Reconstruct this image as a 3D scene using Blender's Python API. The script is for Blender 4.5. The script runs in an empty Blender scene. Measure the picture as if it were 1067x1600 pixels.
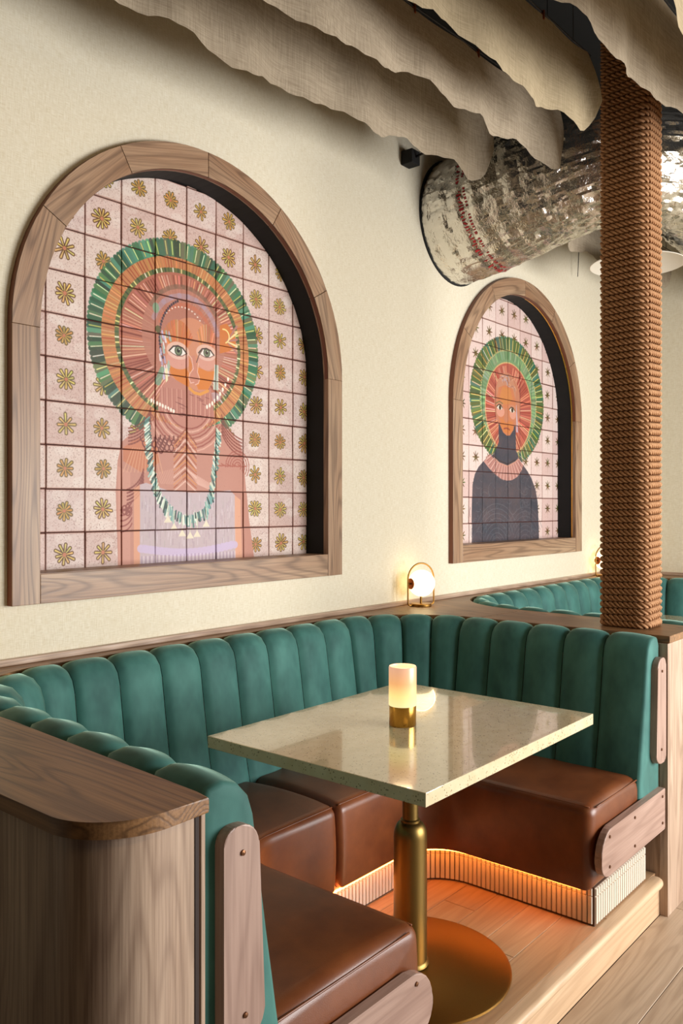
import bpy, bmesh, math, random
import numpy as np
from mathutils import Vector, Matrix, noise as mnoise
from mathutils.geometry import tessellate_polygon
random.seed(7)
PI = math.pi
SC = bpy.context.scene
COL = SC.collection

# ------------------------------------------------------------------ camera, light, exposure
ALPHA, FPX, CXP, HOR, CAMZ, CAMY = 0.6904, 1296.3, 559.3, 790.9, 1.574, -2.5
cam = bpy.data.cameras.new('camera')
cam.sensor_fit = 'VERTICAL'
cam.sensor_height = 36.0
cam.lens = FPX / 1600 * 36.0
cam.shift_x = (533.5 - CXP) / 1600
cam.shift_y = (HOR - 800) / 1600
cam.clip_start = 0.02
cam_ob = bpy.data.objects.new('camera', cam)
COL.objects.link(cam_ob)
cam_ob.location = (0, CAMY, CAMZ)
fw = Vector((math.cos(ALPHA), math.sin(ALPHA), 0))
rt = Vector((math.sin(ALPHA), -math.cos(ALPHA), 0))
up = Vector((0, 0, 1))
cam_ob.rotation_euler = Matrix((rt, up, -fw)).transposed().to_euler()
SC.camera = cam_ob

world = bpy.data.worlds.new('world')
SC.world = world
world.use_nodes = True
world.node_tree.nodes['Background'].inputs[0].default_value = (0.93, 0.95, 1.0, 1)
world.node_tree.nodes['Background'].inputs[1].default_value = 0.10

def area(name, loc, target, sx, sy, watts, col):
    l = bpy.data.lights.new(name, 'AREA')
    l.shape = 'RECTANGLE'
    l.size, l.size_y, l.energy, l.color = sx, sy, watts, col
    o = bpy.data.objects.new(name, l)
    COL.objects.link(o)
    o.location = loc
    d = Vector(target) - Vector(loc)
    o.rotation_euler = d.to_track_quat('-Z', 'Y').to_euler()
    return o

# daylight through the tall windows of the street front behind the camera
area('window_daylight', (4.0, -4.5, 1.5), (3.0, 0, 1.1), 3.0, 1.7, 225, (1.0, 0.985, 0.965))
# added warm fill behind the camera, out of view, to tint the upper wall
area('added_warm_fill', (1.0, -3.3, 2.75), (2.0, 0, 2.7), 1.6, 0.3, 9, (1.0, 0.72, 0.38))

vs = SC.view_settings
SC.display_settings.display_device = 'sRGB'
vs.view_transform = 'Standard'
vs.look = 'None'
vs.gamma = 1
vs.use_curve_mapping = False
vs.exposure = 0.42
SC.cycles.max_bounces = 8
SC.cycles.diffuse_bounces = 4
SC.cycles.glossy_bounces = 4
SC.cycles.caustics_reflective = False
SC.cycles.caustics_refractive = False
SC.cycles.sample_clamp_indirect = 6

# ------------------------------------------------------------------ materials
def lin(c):
    return tuple(((x / 255) / 12.92 if x / 255 <= 0.04045 else ((x / 255 + 0.055) / 1.055) ** 2.4) for x in c) + (1.0,)

class NT:
    def __init__(s, name):
        s.m = bpy.data.materials.new(name)
        s.m.use_nodes = True
        s.t = s.m.node_tree
        s.b = s.t.nodes['Principled BSDF']
    def n(s, typ, **kw):
        nd = s.t.nodes.new(typ)
        for k, v in kw.items():
            if k.startswith('_'):
                setattr(nd, k[1:], v)
            else:
                nd.inputs[k.replace('_', ' ')].default_value = v
        return nd
    def l(s, a, b):
        s.t.links.new(a, b)
    def ramp(s, fac, stops):
        r = s.n('ShaderNodeValToRGB')
        e = r.color_ramp.elements
        while len(e) < len(stops):
            e.new(0.5)
        for i, (p, c) in enumerate(stops):
            e[i].position = p
            e[i].color = c
        s.l(fac, r.inputs['Fac'])
        return r.outputs['Color']
    def mix(s, fac, a, b, mode='MIX'):
        m = s.n('ShaderNodeMix', _data_type='RGBA', _blend_type=mode)
        if isinstance(fac, (int, float)):
            m.inputs[0].default_value = fac
        else:
            s.l(fac, m.inputs[0])
        for i, v in ((6, a), (7, b)):
            if isinstance(v, tuple):
                m.inputs[i].default_value = v
            else:
                s.l(v, m.inputs[i])
        return m.outputs[2]
    def math(s, op, a, b=None, c=None):
        m = s.n('ShaderNodeMath', _operation=op)
        for i, v in enumerate((a, b, c)):
            if v is None:
                continue
            if isinstance(v, (int, float)):
                m.inputs[i].default_value = v
            else:
                s.l(v, m.inputs[i])
        return m.outputs[0]
    def coords(s, scale=(1, 1, 1), rot=(0, 0, 0), jitter=True, kind='Object'):
        tc = s.n('ShaderNodeTexCoord')
        v = tc.outputs[kind]
        if jitter:
            oi = s.n('ShaderNodeObjectInfo')
            mm = s.math('MULTIPLY', oi.outputs['Random'], 37.0)
            cmb = s.n('ShaderNodeCombineXYZ')
            s.l(mm, cmb.inputs[0]); s.l(mm, cmb.inputs[1]); s.l(mm, cmb.inputs[2])
            ad = s.n('ShaderNodeVectorMath', _operation='ADD')
            s.l(v, ad.inputs[0]); s.l(cmb.outputs[0], ad.inputs[1])
            v = ad.outputs[0]
        mp = s.n('ShaderNodeMapping')
        mp.inputs['Scale'].default_value = scale
        mp.inputs['Rotation'].default_value = rot
        s.l(v, mp.inputs['Vector'])
        return mp.outputs[0]
    def noise(s, vec, scale, detail=3, rough=0.5, dist=0.0):
        nn = s.n('ShaderNodeTexNoise', Scale=scale, Detail=detail, Roughness=rough, Distortion=dist)
        s.l(vec, nn.inputs['Vector'])
        return nn.outputs['Fac']
    def bump(s, h, strength=0.3, dist=0.002):
        b = s.n('ShaderNodeBump', Strength=strength, Distance=dist)
        s.l(h, b.inputs['Height'])
        s.l(b.outputs[0], s.b.inputs['Normal'])
    def base(s, c):
        if isinstance(c, tuple):
            s.b.inputs['Base Color'].default_value = c
        else:
            s.l(c, s.b.inputs['Base Color'])
    def set(s, **kw):
        for k, v in kw.items():
            s.b.inputs[k.replace('_', ' ')].default_value = v
        return s.m

def wood(name, light, mid, dark, axis=0, rough=0.42, contour=26, cscale=1.0, fibre=0.35, cmix=0.3):
    """plain-sawn oak: contour lines of a stretched noise for the cathedral grain, thin fibres along the board; axis = grain direction"""
    k = NT(name)
    st = [9.0, 9.0, 9.0]
    st[axis] = 0.8
    v = k.coords(tuple(x * cscale for x in st))
    big = k.noise(v, 1.0, 1.5, 0.45, 0.1)
    con = k.math('SINE', k.math('MULTIPLY', big, float(contour) * 3.2))
    con = k.math('MULTIPLY_ADD', con, 0.5, 0.5)
    con = k.math('POWER', con, 3.0)
    fs = [170.0, 170.0, 170.0]
    fs[axis] = 4.0
    fv = k.coords(tuple(fs))
    fib = k.noise(fv, 1.0, 3, 0.6)
    ps = [9.0, 9.0, 9.0]
    ps[axis] = 1.2
    patch = k.noise(k.coords(tuple(ps)), 1.0, 3, 0.55)
    c = k.ramp(patch, [(0.3, lin(mid)), (0.7, lin(light))])
    c = k.mix(k.math('MULTIPLY', con, cmix), c, lin(dark))
    fr = k.ramp(fib, [(0.36, (0, 0, 0, 1)), (0.62, (1, 1, 1, 1))])
    c = k.mix(k.math('MULTIPLY', k.math('SUBTRACT', 1.0, fr), fibre), c, lin(dark))
    k.base(c)
    k.bump(k.math('ADD', fib, k.math('MULTIPLY', con, -0.4)), 0.25, 0.0012)
    return k.set(Roughness=rough)

M = {}
for ax, sfx in ((0, ''), (1, '_y'), (2, '_z')):
    M['oak' + sfx] = wood('smoked_oak' + sfx, (206, 182, 160), (174, 146, 124), (104, 76, 60), ax, 0.32, 22, 1.0, 0.4)
    M['pale_oak' + sfx] = wood('pale_oak' + sfx, (196, 160, 122), (178, 140, 104), (150, 112, 80), ax, 0.4, 18, 1.0, 0.22)
M['frame_oak'] = wood('frame_oak', (182, 153, 124), (152, 115, 86), (78, 54, 40), 0, 0.45, 34, 0.9, 0.35, 0.5)
M['nosing_oak'] = wood('nosing_oak', (212, 182, 148), (196, 164, 130), (160, 126, 94), 0, 0.4, 16, 1.0, 0.2)
M['walnut'] = wood('walnut_bracket', (180, 152, 138), (160, 130, 116), (112, 82, 70), 0, 0.4, 14, 1.4, 0.25)
M['walnut_z'] = wood('walnut_bracket_z', (180, 152, 138), (160, 130, 116), (112, 82, 70), 2, 0.4, 14, 1.4, 0.25)
M['floor_oak'] = wood('floor_oak', (186, 164, 140), (164, 140, 114), (124, 100, 78), 0, 0.42, 30, 0.9, 0.2)
M['ledge_oak'] = wood('ledge_oak', (164, 122, 80), (138, 98, 62), (62, 38, 22), 0, 0.42, 34, 1.0, 0.35, 0.55)
M['ledge_oak_y'] = wood('ledge_oak_y', (164, 122, 80), (138, 98, 62), (62, 38, 22), 1, 0.42, 34, 1.0, 0.35, 0.55)

def m_wallpaper():
    k = NT('grasscloth_wallpaper')
    v = k.coords((1, 1, 1), jitter=False)
    vert = k.noise(k.coords((420, 420, 26), jitter=False), 1.0, 2, 0.6)
    hor = k.noise(k.coords((40, 40, 420), jitter=False), 1.0, 2, 0.6)
    band = k.noise(k.coords((7, 7, 0.3), jitter=False), 1.0, 2, 0.5)
    h = k.math('ADD', vert, hor)
    c = k.ramp(k.math('MULTIPLY', h, 0.5), [(0.35, lin((210, 199, 172))), (0.62, lin((231, 225, 207)))])
    c = k.mix(k.math('MULTIPLY', band, 0.16), c, lin((204, 186, 146)))
    k.base(c)
    k.bump(h, 0.35, 0.0015)
    return k.set(Roughness=0.85)
M['wall'] = m_wallpaper()

def m_velvet():
    k = NT('green_velvet')
    n1 = k.noise(k.coords((9, 9, 5)), 1.0, 3, 0.6)
    n2 = k.noise(k.coords((600, 600, 600)), 1.0, 2, 0.5)
    c = k.ramp(n1, [(0.3, lin((38, 88, 83))), (0.72, lin((72, 130, 121)))])
    c = k.mix(k.math('MULTIPLY', n2, 0.25), c, lin((18, 66, 60)))
    k.base(c)
    k.bump(n2, 0.12, 0.0006)
    k.b.inputs['Sheen Weight'].default_value = 0.8
    k.b.inputs['Sheen Roughness'].default_value = 0.32
    k.b.inputs['Sheen Tint'].default_value = lin((190, 232, 214))
    return k.set(Roughness=0.75)
M['velvet'] = m_velvet()

def m_leather():
    k = NT('brown_leather')
    n1 = k.noise(k.coords((6, 6, 6)), 1.0, 4, 0.6)
    vo = k.n('ShaderNodeTexVoronoi', Scale=420.0)
    k.l(k.coords((1, 1, 1)), vo.inputs['Vector'])
    c = k.ramp(n1, [(0.3, lin((94, 48, 24))), (0.75, lin((128, 72, 38)))])
    k.base(c)
    k.bump(k.math('ADD', vo.outputs['Distance'], n1), 0.12, 0.001)
    return k.set(Roughness=0.36)
M['leather'] = m_leather()

def m_stone():
    k = NT('speckled_quartz')
    v = k.coords((1, 1, 1))
    vo = k.n('ShaderNodeTexVoronoi', Scale=125.0, Randomness=1.0)
    k.l(v, vo.inputs['Vector'])
    sp = k.ramp(vo.outputs['Distance'], [(0.20, (1, 1, 1, 1)), (0.30, (0, 0, 0, 1))])
    pick = k.ramp(k.noise(v, 60, 2, 0.5), [(0.46, (0, 0, 0, 1)), (0.54, (1, 1, 1, 1))])
    f = k.math('MULTIPLY', sp, pick)
    cl = k.noise(v, 24, 3, 0.6)
    c = k.ramp(cl, [(0.3, lin((208, 192, 154))), (0.7, lin((220, 206, 172)))])
    c = k.mix(k.math('MULTIPLY', f, 0.8), c, lin((96, 70, 32)))
    k.base(c)
    k.b.inputs['Coat Weight'].default_value = 0.6
    k.b.inputs['Coat Roughness'].default_value = 0.02
    return k.set(Roughness=0.12)
M['stone'] = m_stone()

def m_metal(name, col, rough, nz=0.0, sc=(300, 300, 3)):
    k = NT(name)
    n = k.noise(k.coords(sc), 1.0, 2, 0.5)
    c = k.mix(k.math('MULTIPLY', n, 0.3), lin(col), lin(tuple(int(x * 0.75) for x in col)))
    k.base(c)
    if nz:
        k.bump(n, nz, 0.0005)
    return k.set(Metallic=1.0, Roughness=rough)
M['brass'] = m_metal('brushed_brass', (160, 120, 60), 0.38)
M['pole_brass'] = m_metal('satin_aged_brass', (134, 110, 62), 0.4)
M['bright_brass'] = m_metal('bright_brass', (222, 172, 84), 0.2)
M['copper'] = m_metal('copper_disc', (168, 90, 48), 0.35)
M['screw'] = m_metal('bronze_screw', (120, 84, 60), 0.4)

def m_plain(name, col, rough=0.6, var=0.12, sc=30):
    k = NT(name)
    n = k.noise(k.coords((sc, sc, sc)), 1.0, 3, 0.6)
    k.base(k.mix(k.math('MULTIPLY', n, var * 2), lin(col), lin(tuple(int(x * 0.6) for x in col))))
    return k.set(Roughness=rough)
M['black'] = m_plain('matt_black', (9, 9, 9), 0.8)
M['ceiling'] = m_plain('black_ceiling', (5, 5, 5), 0.9)
M['grout'] = m_plain('terracotta_grout', (74, 36, 28), 0.9)
M['edge_oak'] = m_plain('stained_edge', (120, 66, 40), 0.5)
M['gap'] = m_plain('dark_stained_gap', (44, 26, 18), 0.7)
M['white'] = m_plain('white_enamel', (232, 226, 212), 0.4, 0.03)
M['wire'] = m_plain('black_wire', (20, 18, 17), 0.5)
M['kit_tile'] = m_plain('beige_finger_tile', (220, 208, 190), 0.45, 0.18, 14)
M['kit_grout'] = m_plain('brown_tile_grout', (92, 66, 48), 0.9)

def m_linen(name, a, b):
    k = NT(name)
    hx = k.noise(k.coords((14, 14, 420)), 1.0, 2, 0.6)
    hz = k.noise(k.coords((300, 300, 9)), 1.0, 2, 0.6)
    bl = k.noise(k.coords((3, 3, 2)), 1.0, 3, 0.5)
    w = k.math('MULTIPLY', k.math('ADD', hx, hz), 0.5)
    c = k.ramp(w, [(0.36, lin(a)), (0.64, lin(b))])
    c = k.mix(k.math('MULTIPLY', bl, 0.3), c, lin(tuple(int(x * 0.8) for x in a)))
    k.base(c)
    k.bump(w, 0.3, 0.001)
    k.set(Roughness=0.9)
    tr = k.n('ShaderNodeBsdfTranslucent')
    k.l(c, tr.inputs[0])
    mx = k.n('ShaderNodeMixShader')
    mx.inputs[0].default_value = 0.22
    k.l(k.b.outputs[0], mx.inputs[1]); k.l(tr.outputs[0], mx.inputs[2])
    k.l(mx.outputs[0], k.t.nodes['Material Output'].inputs['Surface'])
    return k.m
M['linen'] = m_linen('taupe_linen', (156, 140, 118), (200, 184, 160))
M['linen_pale'] = m_linen('cream_linen', (170, 152, 120), (210, 192, 158))

def m_rope():
    k = NT('sisal_rope')
    n = k.noise(k.coords((260, 260, 260), jitter=False), 1.0, 3, 0.6)
    n2 = k.noise(k.coords((6, 6, 3), jitter=False), 1.0, 3, 0.6)
    c = k.ramp(n, [(0.3, lin((128, 84, 50))), (0.72, lin((206, 160, 112)))])
    c = k.mix(k.math('MULTIPLY', n2, 0.5), c, lin((140, 88, 54)))
    k.base(c)
    k.bump(n, 0.5, 0.001)
    return k.set(Roughness=0.8)
M['rope'] = m_rope()

def m_foil():
    k = NT('crumpled_foil')
    v = k.coords((1, 1, 1), jitter=False)
    n = k.noise(v, 26, 4, 0.65, 0.6)
    n2 = k.noise(v, 70, 3, 0.6, 0.3)
    k.base(lin((226, 222, 214)))
    k.bump(k.math('ADD', n, n2), 0.5, 0.006)
    return k.set(Metallic=1.0, Roughness=0.2)
M['foil'] = m_foil()
M['red_ink'] = m_plain('red_print', (170, 40, 44), 0.4)

def m_glow(name, col, strength, grad=None):
    k = NT(name)
    k.base(lin((170, 140, 112)))
    k.b.inputs['Emission Strength'].default_value = strength
    if grad:
        tc = k.n('ShaderNodeTexCoord')
        sp = k.n('ShaderNodeSeparateXYZ')
        k.l(tc.outputs['Generated'], sp.inputs[0])
        k.l(k.ramp(sp.outputs[2], grad), k.b.inputs['Emission Color'])
    else:
        k.b.inputs['Emission Color'].default_value = lin(col)
    return k.set(Roughness=0.3)
M['globe'] = m_glow('opal_globe', (255, 226, 170), 3.2)
M['candle'] = m_glow('frosted_candle_glass', None, 0.75, [(0.0, lin((255, 236, 170))), (0.3, lin((255, 226, 140))), (0.6, lin((236, 170, 108))), (1.0, lin((214, 160, 132)))])
M['led'] = m_glow('amber_led_strip', (255, 142, 56), 17.0)

# ------------------------------------------------------------------ object helpers
def mesh(name, verts, faces, mat, parent=None, smooth=False, mw=None):
    me = bpy.data.meshes.new(name)
    me.from_pydata([tuple(v) for v in verts], [], faces)
    if isinstance(mat, str):
        mat = M[mat]
    me.materials.append(mat)
    if smooth:
        me.polygons.foreach_set('use_smooth', [True] * len(me.polygons))
    me.update()
    o = bpy.data.objects.new(name, me)
    COL.objects.link(o)
    if mw is not None:
        o.matrix_world = mw
    if parent is not None:
        o.parent = parent
        if mw is not None:
            o.matrix_parent_inverse = Matrix()
            o.matrix_basis = parent.matrix_world.inverted() @ mw if parent.matrix_world != Matrix() else mw
        else:
            o.matrix_parent_inverse = parent_world(parent).inverted()
    return o

def renormal(o):
    bm = bmesh.new(); bm.from_mesh(o.data)
    bmesh.ops.recalc_face_normals(bm, faces=bm.faces)
    bm.to_mesh(o.data); bm.free()

def parent_world(p):
    m = Matrix.Translation(p.location)
    if p.parent is not None:
        m = parent_world(p.parent) @ p.matrix_parent_inverse @ p.matrix_basis
    elif p.type != 'EMPTY' or True:
        m = p.matrix_basis.copy()
    return m

def fixup(o, parent, mw):
    """place o at world matrix mw under parent"""
    o.parent = parent
    o.matrix_parent_inverse = parent_world(parent).inverted()
    o.matrix_basis = mw

def thing(name, label, cat, loc=(0, 0, 0), group=None):
    o = bpy.data.objects.new(name, None)
    COL.objects.link(o)
    o.location = loc
    o.empty_display_size = 0.1
    o['label'] = label
    o['category'] = cat
    if group:
        o['group'] = group
    return o

def structure(o):
    o['kind'] = 'structure'
    return o

def bm_obj(name, bm, mat, parent=None, smooth=False):
    bmesh.ops.recalc_face_normals(bm, faces=bm.faces)
    v = [x.co.copy() for x in bm.verts]
    bm.verts.index_update()
    f = [[q.index for q in p.verts] for p in bm.faces]
    bm.free()
    return mesh(name, v, f, mat, parent, smooth)

def box(name, lo, hi, mat, parent=None, bevel=0.0, seg=2):
    """a box whose origin is its centre"""
    c = (Vector(lo) + Vector(hi)) / 2
    bm = bmesh.new()
    bmesh.ops.create_cube(bm, size=1)
    d = Vector(hi) - Vector(lo)
    for v in bm.verts:
        v.co = Vector((v.co.x * d.x, v.co.y * d.y, v.co.z * d.z))
    if bevel:
        bmesh.ops.bevel(bm, geom=list(bm.edges), offset=bevel, segments=seg, profile=0.5, affect='EDGES')
    o = bm_obj(name, bm, mat, None, False)
    if parent is not None:
        fixup(o, parent, Matrix.Translation(c))
    else:
        o.location = c
    return o

def prism(name, poly, z0, z1, mat, parent=None, plane='XY', bevel=0.0, centre=True):
    """extrude a 2-D outline; plane XY -> along z, XZ -> along y (z0..z1 are y then)"""
    bm = bmesh.new()
    cx = sum(p[0] for p in poly) / len(poly) if centre else 0
    cy = sum(p[1] for p in poly) / len(poly) if centre else 0
    def P(p, t):
        return (p[0] - cx, p[1] - cy, t) if plane == 'XY' else (p[0] - cx, t, p[1] - cy)
    a = [bm.verts.new(P(p, 0)) for p in poly]
    b = [bm.verts.new(P(p, z1 - z0)) for p in poly]
    fa = bm.faces.new(a[::-1])
    fb = bm.faces.new(b)
    n = len(poly)
    for i in range(n):
        bm.faces.new((a[i], a[(i + 1) % n], b[(i + 1) % n], b[i]))
    if bevel:
        es = list(set(list(fa.edges) + list(fb.edges)))
        bmesh.ops.bevel(bm, geom=es, offset=bevel, segments=2, profile=0.5, affect='EDGES')
    o = bm_obj(name, bm, mat)
    loc = (cx, cy, z0) if plane == 'XY' else (cx, z0, cy)
    if parent is not None:
        fixup(o, parent, Matrix.Translation(loc))
    else:
        o.location = loc
    return o

def lathe(name, prof, mat, parent=None, loc=(0, 0, 0), seg=48, smooth=True, sharp=True):
    """profile [(r, z)] round z; closed at both ends by r = 0 points where given"""
    v, f = [], []
    for r, z in prof:
        for i in range(seg):
            a = 2 * PI * i / seg
            v.append((r * math.cos(a), r * math.sin(a), z))
    for k in range(len(prof) - 1):
        for i in range(seg):
            j = (i + 1) % seg
            f.append((k * seg + i, k * seg + j, (k + 1) * seg + j, (k + 1) * seg + i))
    o = mesh(name, v, f, mat, None, smooth)
    if sharp:
        o.data.set_sharp_from_angle(angle=math.radians(35))
    if parent is not None:
        fixup(o, parent, Matrix.Translation(loc))
    else:
        o.location = loc
    return o

def tube_geo(pts, r, seg=8, closed=False):
    v, f = [], []
    n = len(pts)
    prev = None
    for i, p in enumerate(pts):
        p = Vector(p)
        a = Vector(pts[(i + 1) % n] if closed or i < n - 1 else pts[i])
        b = Vector(pts[i - 1] if closed or i > 0 else pts[i])
        t = (a - b).normalized()
        if prev is None:
            u = t.orthogonal().normalized()
        else:
            u = (prev - t * prev.dot(t)).normalized()
        prev = u
        w = t.cross(u)
        rr = r[i] if isinstance(r, (list, tuple)) else r
        for k in range(seg):
            an = 2 * PI * k / seg
            v.append(p + (u * math.cos(an) + w * math.sin(an)) * rr)
    m = n if closed else n - 1
    for i in range(m):
        for k in range(seg):
            f.append((i * seg + k, i * seg + (k + 1) % seg, ((i + 1) % n) * seg + (k + 1) % seg, ((i + 1) % n) * seg + k))
    if not closed:
        f.append(tuple(range(seg))[::-1])
        f.append(tuple((n - 1) * seg + k for k in range(seg)))
    return v, f

def tube(name, pts, r, mat, parent=None, seg=8, closed=False):
    v, f = tube_geo(pts, r, seg, closed)
    return mesh(name, v, f, mat, parent, True)

# ------------------------------------------------------------------ measures (metres; wall face at y = 0, floor at z = 0)
LEDGE_Z, PLAT_Z, SEAT_Z = 1.075, 0.157, 0.575
PITCH = 2.6                                  # from one booth to the next
ARCHES = [(2.09, 2.145, 1.0, 1.4922, 2.6834, 0.150), (4.617, 2.155, 1.035, 4.0215, 2.708, 0.1545)]   # centre x, spring z, scale, tile column x, tile row z, tile pitch

def arch_outline(cx, cz, r, zb, n=48):
    pts = [(cx - r, zb), (cx + r, zb)]
    for i in range(n + 1):
        a = PI * i / n
        pts.append((cx + r * math.cos(a), cz + r * math.sin(a)))
    return pts

# ------------------------------------------------------------------ the setting
structure(box('ceiling', (-2.3, -7.0, 4.05), (6.2, 0.2, 4.15), 'ceiling'))

def wall_with_arches():
    outer = [(-2.2, 0.0), (6.2, 0.0), (6.2, 4.05), (-2.2, 4.05)]
    loops = [[Vector((x, 0, z)) for x, z in outer]]
    for cx, cz, s, *_ in ARCHES:
        loops.append([Vector((x, 0, z)) for x, z in arch_outline(cx, cz, 0.70 * s, 1.345)])
    flat = [p for l in loops for p in l]
    tris = tessellate_polygon([[Vector((p.x, p.z, 0)) for p in l] for l in loops])
    n = len(flat)
    v = [tuple(p) for p in flat] + [(p.x, 0.2, p.z) for p in flat]
    f = [tuple(t) for t in tris] + [tuple(i + n for i in t[::-1]) for t in tris]
    off = 0
    for l in loops:
        k = len(l)
        for i in range(k):
            a, b = off + i, off + (i + 1) % k
            f.append((a, b, b + n, a + n))
        off += k
    o = mesh('wall_back', v, f, 'wall')
    bm = bmesh.new(); bm.from_mesh(o.data)
    bmesh.ops.recalc_face_normals(bm, faces=bm.faces)
    bm.to_mesh(o.data); bm.free()
    return structure(o)
wall_with_arches()
structure(box('wall_right', (6.08, -7.0, 0.0), (6.2, 0.0, 4.05), 'wall'))
structure(box('wall_left', (-2.3, -7.0, 0.0), (-2.2, 0.2, 4.05), 'gap'))

fl = structure(box('floor', (-2.2, -7.0, -0.08), (6.2, 0.2, -0.012), 'gap'))
yy = -1.3602
row = 0
while yy > -3.2:                                # wide oak boards along the booths
    w = 0.19
    x = 0.3 + (0.55 if row % 2 else 0.0) - 0.4 * row % 0.5
    while x < 6.0:
        ln = 1.5
        x1 = min(x + ln, 6.07)
        if x1 - x > 0.1:
            box('floorboard', (x + 0.001, yy - w + 0.001, -0.012), (x1 - 0.001, yy - 0.001, 0.0), 'floor_oak', fl, 0.0015, 1)
        x += ln
    yy -= w
    row += 1

tr = structure(box('trim_1', (-0.6, -0.018, LEDGE_Z), (6.08, 0.0, LEDGE_Z + 0.022), 'oak', None, 0.003))
structure(box('trim_2', (6.062, -2.2, LEDGE_Z), (6.08, -0.018, LEDGE_Z + 0.022), 'oak_y', None, 0.003))

# ------------------------------------------------------------------ painting for the tile murals (flat glaze on the tiles, drawn in metres)
class Paint:
    def __init__(s, x0, z0, w, h, ppm):
        s.x0, s.z0, s.ppm = x0, z0, ppm
        s.W, s.H = int(w * ppm), int(h * ppm)
        s.a = np.zeros((s.H, s.W, 3), np.float32)
        s.rng = np.random.default_rng(5)
    def win(s, xa, xb, za, zb, pad=0.006):
        i0 = max(0, int((xa - pad - s.x0) * s.ppm)); i1 = min(s.W, int((xb + pad - s.x0) * s.ppm) + 2)
        j0 = max(0, int((za - pad - s.z0) * s.ppm)); j1 = min(s.H, int((zb + pad - s.z0) * s.ppm) + 2)
        if i1 <= i0 or j1 <= j0:
            return None
        X, Z = np.meshgrid((np.arange(i0, i1) + 0.5) / s.ppm + s.x0, (np.arange(j0, j1) + 0.5) / s.ppm + s.z0)
        return (slice(j0, j1), slice(i0, i1)), X, Z
    def put(s, sl, cov, col, alpha=1.0, var=0.0):
        c = (np.clip(cov, 0, 1) * alpha)[..., None].astype(np.float32)
        col = np.array(col, np.float32) / 255
        if var:
            col = col * (1 + var * s.rng.standard_normal(3).astype(np.float32))
        s.a[sl] = s.a[sl] * (1 - c) + col * c
    def ellipse(s, cx, cz, a, b, col, alpha=1.0, rot=0.0):
        m = max(a, b)
        q = s.win(cx - m, cx + m, cz - m, cz + m)
        if not q: return
        sl, X, Z = q
        dx, dz = X - cx, Z - cz
        ca, sa = math.cos(rot), math.sin(rot)
        u, v = dx * ca + dz * sa, -dx * sa + dz * ca
        d = (np.sqrt((u / a) ** 2 + (v / b) ** 2) - 1) * min(a, b)
        s.put(sl, 0.5 - d * s.ppm, col, alpha)
    def poly(s, pts, col, alpha=1.0):
        xs, zs = [p[0] for p in pts], [p[1] for p in pts]
        q = s.win(min(xs), max(xs), min(zs), max(zs))
        if not q: return
        sl, X, Z = q
        ins = np.zeros(X.shape, bool)
        dist = np.full(X.shape, 1e9)
        n = len(pts)
        for i in range(n):
            (x1, z1), (x2, z2) = pts[i], pts[(i + 1) % n]
            cond = (z1 > Z) != (z2 > Z)
            if z1 != z2:
                ins ^= cond & (X < (x2 - x1) * (Z - z1) / (z2 - z1) + x1)
            L = (x2 - x1) ** 2 + (z2 - z1) ** 2 + 1e-12
            t = np.clip(((X - x1) * (x2 - x1) + (Z - z1) * (z2 - z1)) / L, 0, 1)
            dist = np.minimum(dist, np.hypot(X - x1 - t * (x2 - x1), Z - z1 - t * (z2 - z1)))
        d = np.where(ins, -dist, dist)
        s.put(sl, 0.5 - d * s.ppm, col, alpha)
    def stroke(s, p, q_, w0, w1, col, alpha=1.0, var=0.0):
        (x1, z1), (x2, z2) = p, q_
        w = max(w0, w1)
        q = s.win(min(x1, x2) - w, max(x1, x2) + w, min(z1, z2) - w, max(z1, z2) + w)
        if not q: return
        sl, X, Z = q
        L = (x2 - x1) ** 2 + (z2 - z1) ** 2 + 1e-12
        t = np.clip(((X - x1) * (x2 - x1) + (Z - z1) * (z2 - z1)) / L, 0, 1)
        d = np.hypot(X - x1 - t * (x2 - x1), Z - z1 - t * (z2 - z1)) - (w0 + (w1 - w0) * t) / 2
        s.put(sl, 0.5 - d * s.ppm, col, alpha, var)
    def line(s, pts, w, col, alpha=1.0):
        for a, b in zip(pts[:-1], pts[1:]):
            s.stroke(a, b, w, w, col, alpha)
    def arc(s, cx, cz, r, a0, a1, w, col, alpha=1.0, squash=1.0, n=10):
        s.line([(cx + r * math.cos(a0 + (a1 - a0) * i / n), cz + squash * r * math.sin(a0 + (a1 - a0) * i / n)) for i in range(n + 1)], w, col, alpha)
    def speckle(s, amp, scale_px, col, alpha):
        h, w = s.H // scale_px + 2, s.W // scale_px + 2
        g = s.rng.random((h, w)).astype(np.float32)
        g = np.kron(g, np.ones((scale_px, scale_px), np.float32))[:s.H, :s.W]
        c = (np.clip((g - amp) / (1 - amp), 0, 1) * alpha)[..., None]
        s.a = s.a * (1 - c) + np.array(col, np.float32) / 255 * c
    def material(s, name):
        img = bpy.data.images.new(name, s.W, s.H)
        px = np.ones((s.H, s.W, 4), np.float32)
        g = np.clip(s.a, 0, 1) ** 1.32 * 0.98
        lum = (g @ np.array([.3, .59, .11], np.float32))[..., None]
        px[..., :3] = g * .84 + lum * .16
        img.pixels.foreach_set(px.ravel())
        img.update()
        k = NT(name)
        t = k.n('ShaderNodeTexImage')
        t.image = img
        t.extension = 'EXTEND'
        n = k.noise(k.coords((90, 90, 90), jitter=False), 1.0, 4, 0.65)
        n2 = k.noise(k.coords((9, 9, 9), jitter=False), 1.0, 3, 0.6)
        oi = k.n('ShaderNodeObjectInfo')
        sp = k.ramp(n, [(0.28, (1, 1, 1, 1)), (0.40, (0, 0, 0, 1))])
        c = k.mix(k.math('MULTIPLY', sp, 0.35), t.outputs[0], lin((150, 92, 74)))
        c = k.mix(k.math('MULTIPLY', k.math('SUBTRACT', n2, 0.35), 0.18), c, lin((206, 150, 134)))
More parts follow.
